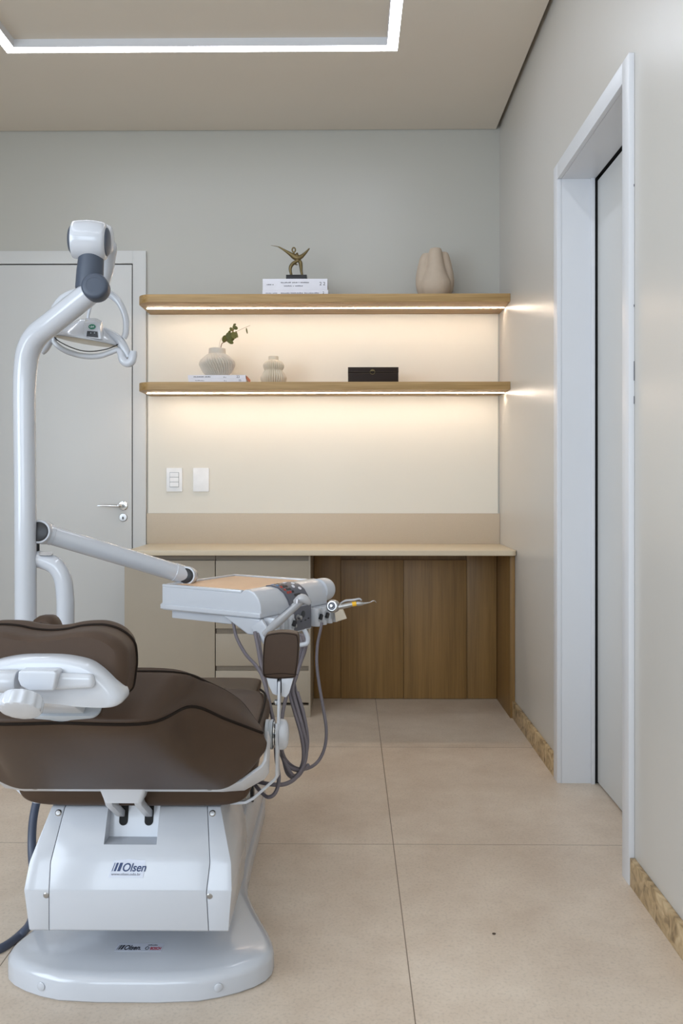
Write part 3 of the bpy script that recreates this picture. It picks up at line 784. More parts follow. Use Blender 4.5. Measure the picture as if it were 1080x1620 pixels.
# right armrest, folded upright, with hinge
Ya = 1.80
def A(px_, py_, dy=0): return W(px_, py_, Ya + dy)
ar = None
cA = A(443, 1037)
out = [(419, 1008), (424, 1003), (445, 1000), (466, 1002), (471, 1006), (472.5, 1020), (471, 1045), (468, 1066), (465, 1072), (440, 1074), (420, 1072), (415.5, 1064), (415.5, 1040), (417, 1018)]
mm = lambda pts, d0, d1, tgt, dy=0: prism(tgt, [(W(a_, b_, Ya + dy).x, W(a_, b_, Ya + dy).z) for a_, b_ in pts], Matrix(((1, 0, 0, 0), (0, 0, 1, Ya), (0, 1, 0, 0), (0, 0, 0, 1))), d0, d1)
sm_out = cat([(p_[0], p_[1]) for p_ in out], 3, closed=True)
bm = NB(); mm(sm_out, 0, .036, bm); ap = obj('armrest_pad', bm, 'leather', ch, bevel=.009, bseg=5)
bm = NB(); pip = [(W(a_ + (443 - a_) * .05, b_ + (1037 - b_) * .05, Ya).x, Ya - .0005, W(a_ + (443 - a_) * .05, b_ + (1037 - b_) * .05, Ya).z) for a_, b_ in sm_out]; tube(bm, pip, .0007, seg=6, closed=True); obj('piping', bm, 'piping', ap)
bm = NB(); a_, b_ = A(417, 1066), A(471, 1066); tube(bm, [(a_.x, Ya - .0003, a_.z - .002), ((a_.x + b_.x) / 2, Ya - .0008, a_.z + .001), (b_.x, Ya - .0003, a_.z - .002)], .0006, seg=6, smooth=4); obj('stitching', bm, 'piping', ap)
bm = NB(); mm([(421, 1073), (438, 1074), (438, 1101), (431, 1098), (425, 1086)], .002, .04, bm); ah = obj('armrest_bracket', bm, 'white2', ch, bevel=.0015)
bm = NB(); mm([(445, 1074), (464, 1073), (457, 1097), (452, 1104), (445, 1102)], .002, .04, bm); obj('bracket_half', bm, 'white2', ah, bevel=.0015)
bm = NB(); mm([(438, 1074), (445, 1074), (445, 1100), (438, 1100)], .02, .035, bm); obj('gap_insert', bm, 'black', ah)
bm = NB(); mm([(439.5, 1078), (443.5, 1078), (441.5, 1190), (437.3, 1190)], -.006, .03, bm); al = obj('armrest_link', bm, 'white2', ch, bevel=.0012)
p_ = A(435.5, 1112); bm = NB(); lathe(bm, [(.0055, -.004), (.0055, .002), (.003, .004)], (p_.x, Ya + .005, p_.z), (-1, -.3, 0)); obj('bolt', bm, 'chrome', al)
# hinge disc to the right, spacer plates to the left, both about the X axis
p_ = A(441, 1166); bm = NB()
lathe(bm, [(.0315, 0), (.0320, .002), (.0315, .009), (.029, .0135), (.021, .0175), (.010, .019), (.001, .0193)], (p_.x + .0005, Ya + .02, p_.z), (1, 0, 0)); obj('hinge_disc', bm, 'white2', ch)
bm = NB(); lathe(bm, [(.031, 0), (.031, .0065), (.029, .0075), (.029, .010), (.031, .011), (.031, .0155)], (A(419, 1166).x, Ya + .02, p_.z), (1, 0, 0)); obj('hinge_disc', bm, 'grey', ch)
bm = NB(); lathe(bm, [(.028, 0), (.028, .002), (.020, .0025), (.026, .004), (.026, .006)], (A(432, 1166).x, Ya + .02, p_.z), (1, 0, 0)); obj('hinge_washer', bm, 'chrome', ch)
# left armrest pad, only its crown shows over the headrest
Yl = 1.95; q0 = W(66, 985, Yl)
R = []
for y, k in ((Yl, .8), (Yl + .01, .97), (Yl + .03, 1), (Yl + .05, .97), (Yl + .06, .8)):
    R.append([Vector((q0.x + .036 * k * u, y, .66 + (.068 + (k - 1) * .05) * v_)) for u, v_ in rrect(2, 2, .75, 6)])
bm = NB(); rings(bm, R); lp = obj('armrest_pad', bm, 'leather', ch)
bm = NB(); lathe(bm, [(.0035, 0), (.002, .001)], (q0.x - .002, Yl - .001, .712), (0, -1, .1), seg=10); obj('button', bm, 'piping', lp)
bm = NB(); box(bm, q0.x - .018, q0.x - .012, Yl + .01, Yl + .05, .36, .61); obj('armrest_link', bm, 'white2', ch, bevel=.0012)

# ------------------------------------------------------------------ headrest (part of the chair)
Yh = 1.20
def Hp(px_, py_, Y=Yh): return W(px_, py_, Y)
x60 = Hp(62, 1000).x
rt = [(62, 998), (90, 996), (115, 991), (140, 989), (160, 990), (180, 996), (196, 1006), (206, 1018), (209, 1030), (210, 1050), (208, 1075), (205, 1095), (200, 1104), (188, 1110), (150, 1112), (100, 1112), (62, 1112)]
half = [((Hp(a_, b_).x - x60) * .955, Hp(a_, b_).z - .008 * (b_ < 1060)) for a_, b_ in rt]
outl = half + [(-a_, b_) for a_, b_ in half[-2:0:-1]]
outl = cat(outl, 4, closed=True)
zc_ = .775
R = []
for dy, kx, kz, dzz in ((-.012, .90, .86, .0), (-.006, .965, .95, 0), (0, .993, .99, 0), (.01, 1, 1, 0), (.03, 1.0, 1.0, 0), (.045, .996, .992, .0005), (.054, .985, .985, .0035), (.062, .965, .96, .0075), (.078, .92, .90, .008), (.095, .8, .7, .004), (.1, .6, .5, .0)):
    R.append([Vector((x60 + a_ * kx, Yh + dy, zc_ + (b_ - zc_) * kz + dzz)) for a_, b_ in outl])
bm = NB(); rings(bm, R); hp = obj('headrest', bm, 'leather', ch)
bm = NB(); tube(bm, [(x60 + a_ * .998, Yh + .047, zc_ + (b_ - zc_) * 1.002 + .0008) for a_, b_ in outl], .0022, seg=8, closed=True); obj('piping', bm, 'piping', hp)
# white shell on the back of the headrest
sh = [(62, 1040), (90, 1040.5), (115, 1043.5), (140, 1050), (160, 1063), (178, 1080), (190, 1094), (195, 1104), (193, 1113), (184, 1119), (165, 1120), (130, 1118), (100, 1114), (62, 1112)]
hs = [(W(a_, b_, 1.165).x * .97 - W(62, 1100, 1.165).x * .97, W(a_, b_, 1.165).z) for a_, b_ in sh]
xs_ = W(62, 1100, 1.165).x
so = cat(hs + [(-a_, b_) for a_, b_ in hs[-2:0:-1]], 4, closed=True)
R = []
for dy, k in ((.04, 1.01), (.016, 1.015), (.006, 1.0), (.001, .975), (-.002, .93), (-.0035, .86)):
    R.append([Vector((xs_ + a_ * k, 1.165 + dy, .735 + (b_ - .735) * k)) for a_, b_ in so])
bm = NB(); rings(bm, R); shl = obj('headrest_shell', bm, 'white', hp)
# raised blocks on the shell
def blk(pts, Y0, Y1, m_='white', bev=.004, name='shell_rib', par=None):
    bm = NB(); rings(bm, [[W(a_, b_, Y0) for a_, b_ in pts], [Vector((W(a_, b_, Y0).x, Y1, W(a_, b_, Y0).z)) for a_, b_ in pts]])
    return obj(name, bm, m_, par or shl, bevel=bev, bseg=3)
blk([(29, 1062), (86, 1062), (90, 1066), (84, 1093), (46, 1093), (32, 1085), (28, 1075)], 1.137, 1.165)
blk([(84, 1066), (146, 1068), (148, 1090), (82, 1093)], 1.150, 1.165, bev=.007)
# pivot barrel and knob
pa = W(-12, 1079, 1.145); pb = W(26, 1080, 1.145)
bm = NB(); lathe(bm, [(.013, 0), (.0155, .003), (.0155, pb.x - pa.x - .002), (.014, pb.x - pa.x)], (pa.x, 1.150, pa.z), (1, 0, 0), seg=32); obj('pivot_barrel', bm, 'white', hp)
kc = W(31, 1126, 1.105); nv = Vector((0, -.62, -.78)).normalized()
bm = NB(); lathe(bm, [(.022, .022), (.0255, .020), (.0266, .016), (.0272, .004), (.0262, .0012), (.022, 0), (.010, -.0006)][::-1], kc, -nv, seg=96, mod=lambda q, i, h: 1 + (.05 * math.cos(12 * q) if .002 < h < .019 else 0)); obj('adjust_knob', bm, 'white', hp)
# headrest mounting bar into plate on the backrest end
def E(dx, s_):   # point on the end face of the backrest; s_ 0 (piping) .. 1 (front edge)
    return Vector((XC + dx, 1.303 + .067 * s_, .676 + .048 * s_))
en = Vector((0, -.58, .81)).normalized(); ev = Vector((0, .81, .58)).normalized()
mt = Matrix((Vector((1, 0, 0)), ev, en)).transposed().to_4x4(); mt.translation = E(.004, .12)
bm = NB(); prism(bm, rrect(.112, .034, .014, 6), mt, -.004, .0095); obj('mounting_plate', bm, 'grey', ch, bevel=.001)
bm = NB(); mt2 = mt.copy(); p0 = E(.0, .1); e1 = Vector((XC + .012, 1.20, .735))
rings(bm, [[p0 + Vector((-.038, 0, -.004)), p0 + Vector((.034, 0, -.004)), p0 + Vector((.034, .018, .010)), p0 + Vector((-.038, .018, .010))],
           [e1 + Vector((-.038, 0, -.012)), e1 + Vector((.034, 0, -.012)), e1 + Vector((.034, .02, .004)), e1 + Vector((-.038, .02, .004))]])
obj('headrest_bar', bm, 'white2', ch, bevel=.001)

# supply hose, lower left
def Wf(px_, py_, z=0):   # point at height z under pixel
    t_ = (py_ - VY) / F; return W(px_, py_, (H - z) / t_)
bm = NB()
tube(bm, [tuple(v_) for v_ in (W(190, 1230, 2.15), W(75, 1235, 2.12), W(60, 1262, 2.06), W(52, 1300, 2.02), W(50.5, 1345, 1.98), W(54, 1400, 1.96), W(51, 1452, 1.93), Wf(33, 1478, .011), Wf(0, 1501, .011), Wf(-60, 1522, .011), Wf(-160, 1530, .011), Wf(-300, 1520, .011))], .0098, seg=16, smooth=8)
obj('supply_hose', bm, 'hosed', ch)

# lettering
def logo(mt, s, parent, ink, dot=False, second=False, film=None):
    """three slanted bars then the word; s = cap height"""
    bm = NB(); x = 0
    for w_ in (.10, .30, .42):
        q = [(x, 0), (x + w_ * s * .9, 0), (x + w_ * s * .9 + .32 * s, s), (x + .32 * s, s)]
        bm.faces.new([bm.verts.new(mt @ Vector((a_, b_, .0004))) for a_, b_ in q]); x += w_ * s * .9 + .17 * s
    obj('logo_bars', bm, ink, parent)
    text('logo_text', 'Olsen' + ('.' if dot else ''), ink, parent, mt @ Matrix.Translation((x + .02 * s, 0, .0002)), s * 1.38, shear=.28, sx=.94, bold=s * .02)
fn = Vector((0, -(.267 - .332), 1)).normalized()
sl = Vector((0, .130, .065)).normalized(); nn = Vector((1, 0, 0)).cross(sl)
# the front face between ridge (1.693,.226) and (1.708,.262): steep band carries the sticker
sl2 = Vector((0, .0178, .042)).normalized(); nn2 = Vector((1, 0, 0)).cross(sl2)
def face_mtx(o_, u_, n_):
    m_ = Matrix((Vector((1, 0, 0)), u_, n_)).transposed().to_4x4(); m_.translation = o_; return m_
zl_ = .2474
o_ = Vector((XC - .0375, 1.693 + (zl_ - .226) * .405 - .0008, zl_))
mt = face_mtx(o_, sl2, nn2)
bm = NB(); prism(bm, [(-.003, -.001), (.066, -.001), (.069, .030), (.036, .033), (.004, .030)], mt, -.0002, .0001); stk = obj('sticker', bm, 'label', fc)
logo(mt @ Matrix.Translation((.002, .0105, .0002)), .0155, stk, 'navyink')
text('web_address', 'www.olsen.odo.br', 'ink', stk, mt @ Matrix.Translation((.0015, .003, .0002)), .0068, sx=1.17)
# base plate sticker
p0 = Wf(184, 1504, .0545); p1 = Wf(256, 1504, .0545)
mt = face_mtx(Vector((p0.x, p0.y, .0536)), Vector((0, 1, 0)), Vector((0, 0, 1)))
bm = NB(); prism(bm, [(-.003, -.006), (.096, -.006), (.096, .026), (-.003, .026)], mt, 0, .0003); stb = obj('sticker', bm, 'label', bp)
logo(mt @ Matrix.Diagonal((1, 1.6, 1, 1)) @ Matrix.Translation((.0, .0, .0004)), .0108, stb, 'blackink', dot=True)
text('brand_text', 'BOSCH', 'redink', stb, mt @ Matrix.Translation((.070, .001, .0004)), .014, sx=.5, bold=.0004)
bm = NB()
for k_ in range(7): box(bm, .0625 + k_ * .0030, .0647 + k_ * .0030, .0165, .0195 + (k_ % 3) * .0006, .0003, .0006, mt)
obj('small_print', bm, 'ink', stb)
bm = NB(); tube(bm, [mt @ Vector((.0635 + .0035 * math.cos(q), .006 + .0055 * math.sin(q), .0006)) for q in [2 * PI * k / 20 for k in range(20)]], .0006, seg=6, closed=True)
obj('roundel', bm, 'blackink', stb)

# ------------------------------------------------------------------ dental lamp
YL = 2.30
lm = thing('dental_lamp', 'white dental examination lamp on a tall bent pole with dark grey joint', 'lamp', tuple(W(40, 1100, YL)))
pl_ = [(40.5, 1130, YL, .0285), (40.5, 980, YL, .0285), (40, 800, YL, .0290), (39, 690, YL, .0292), (38.5, 620, YL, .0295), (40.5, 580, YL - .005, .0305), (46, 552, YL - .015, .0315), (59, 530, YL - .03, .0315), (82, 511, YL - .055, .0305), (115, 485, YL - .085, .0300), (150, 457, YL - .115, .0295)]
bm = NB(); tube(bm, [tuple(W(a_, b_, y_)) + (r_,) for a_, b_, y_, r_ in cat(pl_, 5)], .03, seg=28)
po = obj('pole', bm, 'white', lm)
c = W(151.5, 455, 2.165); ax = Vector((.05, -1, .10))
bm = NB(); lathe(bm, cat([(.010, .022), (.026, .021), (.0325, .016), (.0340, .008), (.0340, -.008), (.033, -.02)], 3)[::-1], c, ax); jt = obj('joint_cap', bm, 'navy', lm)
bm = NB(); lathe(bm, [(.021, .0), (.022, .0012), (.019, .0016), (.018, .0004)], c + ax.normalized() * .0206, ax, capt=False, capb=False); obj('cap_ring', bm, 'navy', jt)
b0_ = W(138.5, 456, 2.19); b1_ = W(142.5, 405, 2.19)
bm = NB(); lathe(bm, [(.034, 0), (.034, .045), (.032, .085), (.0305, .105), (.029, .110), (.020, .112)], (b0_.x, 2.20, b0_.z), (b1_.x - b0_.x, 0, b1_.z - b0_.z)); obj('collar', bm, 'navy', lm)
c = W(140, 403, 2.20); bm = NB(); lathe(bm, cat([(.012, -.02), (.022, -.015), (.0235, -.004), (.022, .008), (.016, .018)], 3), c, (0, 0, 1)); obj('ball', bm, 'white', lm)
# barrel
c = W(142.5, 381, 2.20); ax = Vector((1, .10, -.045)).normalized()
bm = NB(); lathe(bm, cat([(.034, -.0440), (.042, -.0435), (.047, -.040), (.0505, -.02), (.052, .003), (.050, .026), (.046, .038), (.040, .042), (.034, .0425)], 3), c, ax, seg=48); kb = obj('barrel', bm, 'white', lm)
bm = NB(); lathe(bm, [(.036, 0), (.036, .004), (.030, .008), (.010, .0095)], c - ax * .0435, -ax); obj('end_cap', bm, 'navy', kb)
bm = NB(); lathe(bm, [(.036, 0), (.036, .003), (.030, .006), (.010, .0075)], c + ax * .0415, ax); obj('end_cap', bm, 'navy', kb)
# rear arm behind: disc, drop arm
ca = W(168, 379, 2.30)
bm = NB(); lathe(bm, cat([(.020, -.028), (.034, -.024), (.038, -.012), (.038, .008), (.030, .017), (.012, .020)], 3), ca, (1, .15, 0)); ra = obj('rear_joint', bm, 'white', lm)
bm = NB(); tube(bm, [tuple(W(a_, b_, y_)) + (r_,) for a_, b_, y_, r_ in ((145, 380, 2.29, .026), (172, 388, 2.32, .020), (172, 405, 2.34, .019), (168, 430, 2.36, .018), (160, 452, 2.38, .018), (150, 466, 2.39, .014))], .02, smooth=5); obj('rear_arm', bm, 'white', lm)
# yoke: arch carrying the lamp head
YK = 2.40
yk = [(86, 540, .008), (80, 514, .0095), (86, 489, .010), (100, 471, .010), (122, 462, .011), (147, 459, .012), (170, 464, .011), (185, 474, .010), (194.5, 490, .009), (199.5, 508, .0088), (199, 526, .0088), (195.5, 535, .0080)]
bm = NB(); tube(bm, [tuple(W(a_, b_, YK)) + (r_,) for a_, b_, r_ in yk], .01, seg=16, smooth=5, sx=1.0); obj('yoke', bm, 'white', lm)
bm = NB(); tube(bm, [tuple(W(a_, b_, YK - .01)) for a_, b_ in ((147, 470), (143, 485), (139.5, 500), (140, 508))], .0042, seg=10, smooth=4); obj('tension_rod', bm, 'white', lm)
# head: dish lathe, tilted
c = W(136, 540, YK); ax = Vector((.16, -.03, 1)).normalized(); 
aw = Vector((.15, -.055, .985)).normalized()
bm = NB(); lathe(bm, cat([(.088, 0), (.090, .004), (.084, .012), (.066, .026), (.045, .044), (.028, .056), (.012, .061)], 4), c, aw, seg=48); hdm = obj('lamp_head', bm, 'white', lm)
bm = NB(); lathe(bm, cat([(.010, -.007), (.040, -.006), (.070, -.0035), (.088, .0)], 4), c - aw * .0006, aw, seg=48); lens = obj('lens', bm, 'lens', hdm)
# side flange linking head with yoke and grips
bm = NB(); tube(bm, [tuple(W(a_, b_, YK)) + (r_,) for a_, b_, r_ in ((160, 522, .010), (176, 530, .013), (190, 541, .0135), (199, 556, .012), (203, 566, .010))], .012, smooth=5); obj('side_flange', bm, 'white', hdm)
bm = NB(); tube(bm, [tuple(W(a_, b_, YK - .01)) + (r_,) for a_, b_, r_ in ((84, 539, .006), (89, 545, .0072), (98, 552, .0076), (111, 558, .0078), (128, 562.5, .0078), (143.5, 564, .0078), (160, 562.5, .0078), (175, 557.5, .0075), (186, 554, .0075), (191, 560, .0095), (194, 569, .0115), (201, 574.5, .012), (207.5, 571.5, .012), (210.5, 562, .0115), (211, 555.5, .0095))], .007, seg=16, smooth=5); obj('grip', bm, 'white', hdm)
bm = NB(); tube(bm, [tuple(W(a_, b_, YK - .01)) for a_, b_ in ((86, 534), (95, 541), (111, 549), (128, 554.5), (143.5, 556), (158, 554.5), (173, 551), (188, 544))], .0014, seg=8, smooth=5); obj('guard_wire', bm, 'black', hdm)
bm = NB(); tube(bm, [tuple(W(a_, b_, YK)) + (r_,) for a_, b_, r_ in ((84, 528, .008), (77, 540, .0125), (70, 552, .0125), (66, 559, .007))], .01, smooth=5); obj('grip', bm, 'white', hdm)
# front housing with badge and switch panel
bm = NB(); f0 = W(146, 517, YK - .06)
rings(bm, [[W(a_, b_, y_) for a_, b_ in pts] for y_, pts in ((YK - .083, [(133, 509), (152, 508), (158, 514), (160, 537), (132, 533)]), (YK - .03, [(135, 503), (152, 503), (162, 508), (166, 537), (128, 531)]))]); fh = obj('front_housing', bm, 'white', hdm, bevel=.003, bseg=3)
bm = NB(); c_ = W(145.7, 517, YK - .0835); lathe(bm, [(.0098, 0), (.0098, .0015), (.008, .002)], c_, (0, -1, .06), x=(1, 0, 0), seg=32)
for v_ in bm.verts: v_.co.z = c_.z + (v_.co.z - c_.z) * .72
bg = obj('badge', bm, 'green', fh)
bm = NB(); tube(bm, [(c_.x - .0015 + .0045 * math.cos(q), c_.y - .0024, c_.z + .0008 - .0026 * math.sin(q)) for q in [PI * k / 8 for k in range(9)]], .0007, seg=6)
box(bm, c_.x + .0042, c_.x + .0054, c_.y - .003, c_.y - .0018, c_.z - .0022, c_.z + .0022); box(bm, c_.x - .0012, c_.x + .0002, c_.y - .003, c_.y - .0018, c_.z - .0012, c_.z + .0022); obj('badge_print', bm, 'paper', bg)
bm = NB(); rings(bm, [[W(a_, b_, y_) for a_, b_ in [(138, 523.5), (154, 524.5), (155, 534), (136.5, 532)]] for y_ in (YK - .0865, YK - .08)]); sw_ = obj('switch_panel', bm, 'black', fh)
for px_ in (143.5, 149.5):
    bm = NB(); c_ = W(px_, 526.8, YK - .0865); lathe(bm, [(.0016, 0), (.0012, .001)], c_, (0, -1, 0), seg=12); obj('switch_dot', bm, 'grey', sw_)

# ------------------------------------------------------------------ delivery unit: post, arm, tray
YU = 2.32
un = thing('instrument_delivery_unit', 'white swing-arm instrument console with tan tray mat and control panel', 'dental unit', tuple(W(103, 1100, YU)))
bm = NB(); tube(bm, [tuple(W(a_, b_, YU)) + (.0237,) for a_, b_ in ((103.5, 1130), (103.5, 980), (103, 945), (99, 915), (88, 896), (70, 887), (52, 884), (30, 884))], .0237, seg=24, smooth=6); pst = obj('post', bm, 'white', un)
bm = NB(); q_ = W(72, 884, YU - .022); prism(bm, rrect(.035, .012, .005, 4), frame((q_.x, YU - .018, q_.z + .012), (.1, -.75, .65), (1, 0, .1)), 0, .004); obj('clip', bm, 'steel', pst)
bm = NB(); q_ = W(56, 885, YU); q2 = W(56, 850, YU); lathe(bm, [(.011, 0), (.011, q2.z - q_.z)], q_, (0, 0, 1)); obj('pivot_pin', bm, 'black', un)
# arm, from hub near the pole to the tray
a0 = W(66, 842, 2.33); a1 = W(296, 911, 2.56); 
ad = (a1 - a0).normalized()
bm = NB(); tube(bm, [tuple(a0) + (.0275,), tuple(a0 + ad * .03) + (.0280,), tuple(a0 + ad * .031) + (.0262,), tuple(a0 * .3 + a1 * .7) + (.0262,), tuple(a1 - ad * .045) + (.0262,), tuple(a1 - ad * .044) + (.0275,), tuple(a1) + (.0272,)], .026, seg=28); am = obj('swing_arm', bm, 'white', un)
for a_, r_ in ((a0, .0325), (a1, .0285)):
    bm = NB(); lathe(bm, [(r_ - .002, -.03), (r_, -.026), (r_, .022), (r_ - .002, .025)], a_, (0, -1, .12)); k_ = obj('arm_hub', bm, 'white', am)
    bm = NB(); lathe(bm, [(r_ - .006, .0), (r_ - .006, .027), (r_ - .010, .0285)], a_ + Vector((0, 0, 0)), (0, -1, .12)); obj('hub_cap', bm, 'black', k_)

# tray body. local axes: u away-left, v away-right; origin N = nearest corner (top level)
N0 = W(412, 941, 2.3); ZTt = N0.z
u = Vector((-.862, .507, 0)); v = Vector((.507, .862, 0))
TM = Matrix((u, v, Vector((0, 0, 1)))).transposed().to_4x4(); TM.translation = N0
UB, VA = .355, .338
def T(a_, b_, c_): return TM @ Vector((a_, b_, c_))
def tbox(a0_, a1_, b0__, b1__, c0, c1, bm=None):
    bm = bm or NB(); return box(bm, a0_, a1_, b0__, b1__, c0, c1, TM)
# main shell: profile in (u,z), extruded in v, slightly tapered to the base
pr = [(UB, .0), (UB, -.046), (UB + .006, -.050), (UB + .006, -.062), (UB - .004, -.067), (.01, -.067), (.0, -.062), (-.002, -.05), (.0, -.03), (.008, -.010), (.022, .004), (.040, .010), (.055, .010), (.063, .004), (.066, 0)]
bm = NB(); rings(bm, [[T(a_, b_, c_) for a_, c_ in pr] for b_ in (0, VA)])
tr = obj('tray_body', bm, 'white', un, bevel=.004, bseg=3)
# rim ledge line on the near face and outer ridge
bm = NB(); tbox(-.001, UB + .004, -.004, VA, -.064, -.050, bm); obj('skirt', bm, 'white', tr, bevel=.003, bseg=3)
# top rim and tan mat
bm = NB()
for q in ((.066, UB, 0, .014), (.066, UB, VA - .014, VA), (UB - .014, UB, .014, VA - .014)):
    tbox(q[0], q[1], q[2], q[3], -.001, .008, bm)
obj('tray_rim', bm, 'white', tr, bevel=.003)
obj('tray_mat', tbox(.068, UB - .015, .015, VA - .015, 0, .0035), 'mat_tan', tr, bevel=.001)
# underside: plate, disc, keel
obj('under_plate', tbox(.115, UB - .02, .02, VA - .03, -.092, -.066), 'white', tr, bevel=.003)
bm = NB(); lathe(bm, [(.055, 0), (.062, .006), (.062, .012)], T(.19, .13, -.104), (0, 0, 1)); obj('swivel_disc', bm, 'white', tr)
bm = NB(); kp = [(.135, -.066), (.045, -.112), (.028, -.112), (.006, -.085), (.002, -.066)]
rings(bm, [[T(a_, b_, c_) for a_, c_ in kp] for b_ in (.002, VA - .01)]); obj('keel', bm, 'white', tr, bevel=.005, bseg=3)
# control panel: upper sloping plate and lower box
S = -.003
def face(v0, v1, d=0):   # points follow the hump profile
    return [(.052, .0112), (.040, .0118), (.022, .006), (.006, -.008), (-.003, -.028), (-.0045, -.048)]
hp_ = [(a_ - .002, c_ + .0016) for a_, c_ in face(0, 0)]
bm = NB(); vv = (.095, .202)
Rr = []
for i, (a_, c_) in enumerate(hp_):
    sh_ = .0 + .034 * i / 5
    a2, c2_ = a_ + .006, c_ - .006
    Rr.append([T(a_, vv[0] + sh_ * 1.2, c_), T(a_, vv[1] + sh_ * .9, c_), T(a2, vv[1] + sh_ * .9, c2_), T(a2, vv[0] + sh_ * 1.2, c2_)])
rings(bm, Rr); cp = obj('control_panel', bm, 'panel', un)
def dot_on(i0, f, vpos, w_, h_, m_, nm, par, r=.0012, rise=.0006):
    a_, c_ = (hp_[i0][0] * (1 - f) + hp_[i0 + 1][0] * f, hp_[i0][1] * (1 - f) + hp_[i0 + 1][1] * f)
    d = Vector((hp_[i0][0] - hp_[i0 + 1][0], 0, hp_[i0][1] - hp_[i0 + 1][1])).normalized()
    up = (u * d.x + Vector((0, 0, 1)) * d.z).normalized(); n_ = v.cross(up); n_ = -n_ if n_.dot(u) > 0 or n_.z < 0 and n_.dot(-u) < 0 else n_
    if n_.dot(Vector((.6, -.5, .6))) < 0: n_ = -n_
    x_ = v; m4 = Matrix((x_, n_.cross(x_), n_)).transposed().to_4x4(); m4.translation = T(a_, vpos, c_)
    bm = NB(); prism(bm, rrect(w_, h_, min(r, w_ / 2.2, h_ / 2.2)), m4, -.0005, rise); return obj(nm, bm, m_, par)
for r_i, (i0, f, cols_) in enumerate(((0, .6, ('blue', 'black', 'black')), (1, .45, ('blue', 'black', 'black')), (2, .05, ('red', 'tealc', 'black')), (2, .6, ('red', 'tealc', 'tealc')), (3, .1, ('red', 'red', 'black')))):
    for k_, m_ in enumerate(cols_): dot_on(i0, f, .116 + r_i * .0045 + k_ * .0125, .009, .007, m_, 'panel_key', cp, rise=.001)
for (i0, f, vp) in ((0, .8, .172), (1, .6, .194), (2, .3, .178), (2, .8, .200)):
    dot_on(i0, f, vp, .011, .011, 'paper', 'panel_button', cp, r=.005, rise=.0015)
dot_on(3, .6, .175, .03, .007, 'black', 'display', cp)
# lower control box
lb = obj('control_box', tbox(-.020, .02, .115, .222, -.121, -.058), 'white', un, bevel=.003)
obj('box_face', tbox(-.0215, -.019, .1195, .2175, -.117, -.050), 'panel', lb, bevel=.0008)
def onbox(vp, z_, prof, m_, nm, par=lb):
    bm = NB(); lathe(bm, prof, T(-.0215, vp, z_), -u, seg=24); return obj(nm, bm, m_, par)
onbox(.145, -.078, [(.0085, 0), (.0085, .003), (.006, .004), (.0055, .014), (.004, .015)], 'steel', 'knob')
onbox(.175, -.073, [(.010, 0), (.010, .0008), (.0085, .0012)], 'tealc', 'dial')
onbox(.137, -.101, [(.005, 0), (.005, .002), (.003, .003)], 'steel', 'knob')
for vp, z_ in ((.187, -.091), (.203, -.088), (.165, -.092)):
    obj('switch_mark', tbox(-.0222, -.0214, vp - .004, vp + .004, z_ - .002, z_ + .0015), 'black', lb)
# instrument holders along the control side
def holder(vp, knob=True):
    bm = NB()
    R = []
    for c0, k in ((-.064, .9), (-.072, 1), (-.105, 1), (-.116, .8)):
        R.append([T(a_ * 1 - .012, vp + b_ * k, c0) for a_, b_ in rrect(.05, .026, .011, 5)])
    rings(bm, R); h_ = obj('instrument_holder', bm, 'white', un)
    bm = NB(); m4 = Matrix((v, Vector((0, 0, 1)), -u)).transposed().to_4x4(); m4.translation = T(-.0370, vp, -.088)
    prism(bm, rrect(.014, .030, .0065, 5), m4, -.001, .0008); obj('holder_slot', bm, 'grey', h_)
    if knob:
        bm = NB(); m5 = m4 @ Matrix.Rotation(math.radians(-30), 4, 'Z'); prism(bm, rrect(.011, .016, .002, 3), m5, 0, .007); obj('holder_knob', bm, 'black', h_)
    return h_
for vp, kn in ((.030, False), (.068, False), (.102, True), (.240, True), (.275, True), (.308, False), (.338, False)):
    holder(vp, kn)
# white wedge plate at the near end
bm = NB(); rings(bm, [[T(a_, b_, c_) for a_, b_, c_ in ((.030, y_, -.090), (-.006, y_, -.066), (-.022, y_, -.085), (-.012, y_, -.132))] for y_ in (-.004, .004)]); obj('end_plate', bm, 'white', un, bevel=.0012)
# right end: rounded cap and small shelf
bm = NB(); lathe(bm, cat([(.036, 0), (.036, .035), (.033, .05), (.024, .060), (.008, .064)], 3), T(.030, VA - .005, -.026), v); obj('end_cap', bm, 'white', un)
bm = NB(); rings(bm, [[W(a_, b_, 2.54) + Vector((0, 0, dz_)) for a_, b_ in ((529, 968), (540, 963), (548.5, 978.5), (531, 984))] for dz_ in (0, -.0)][:1] + [[W(a_, b_, 2.60) for a_, b_ in ((529, 962), (540, 957), (547, 974), (531, 979))]]); obj('side_shelf', bm, 'ceramic', un, bevel=.001)
# handle under the panel
bm = NB(); tube(bm, [tuple(W(a_, b_, 2.28)) for a_, b_ in ((481, 996), (485, 1004), (487, 1012), (485, 1018), (478, 1020), (470, 1021), (462, 1022))], .0062, seg=14, smooth=5); obj('grab_handle', bm, 'white', un)

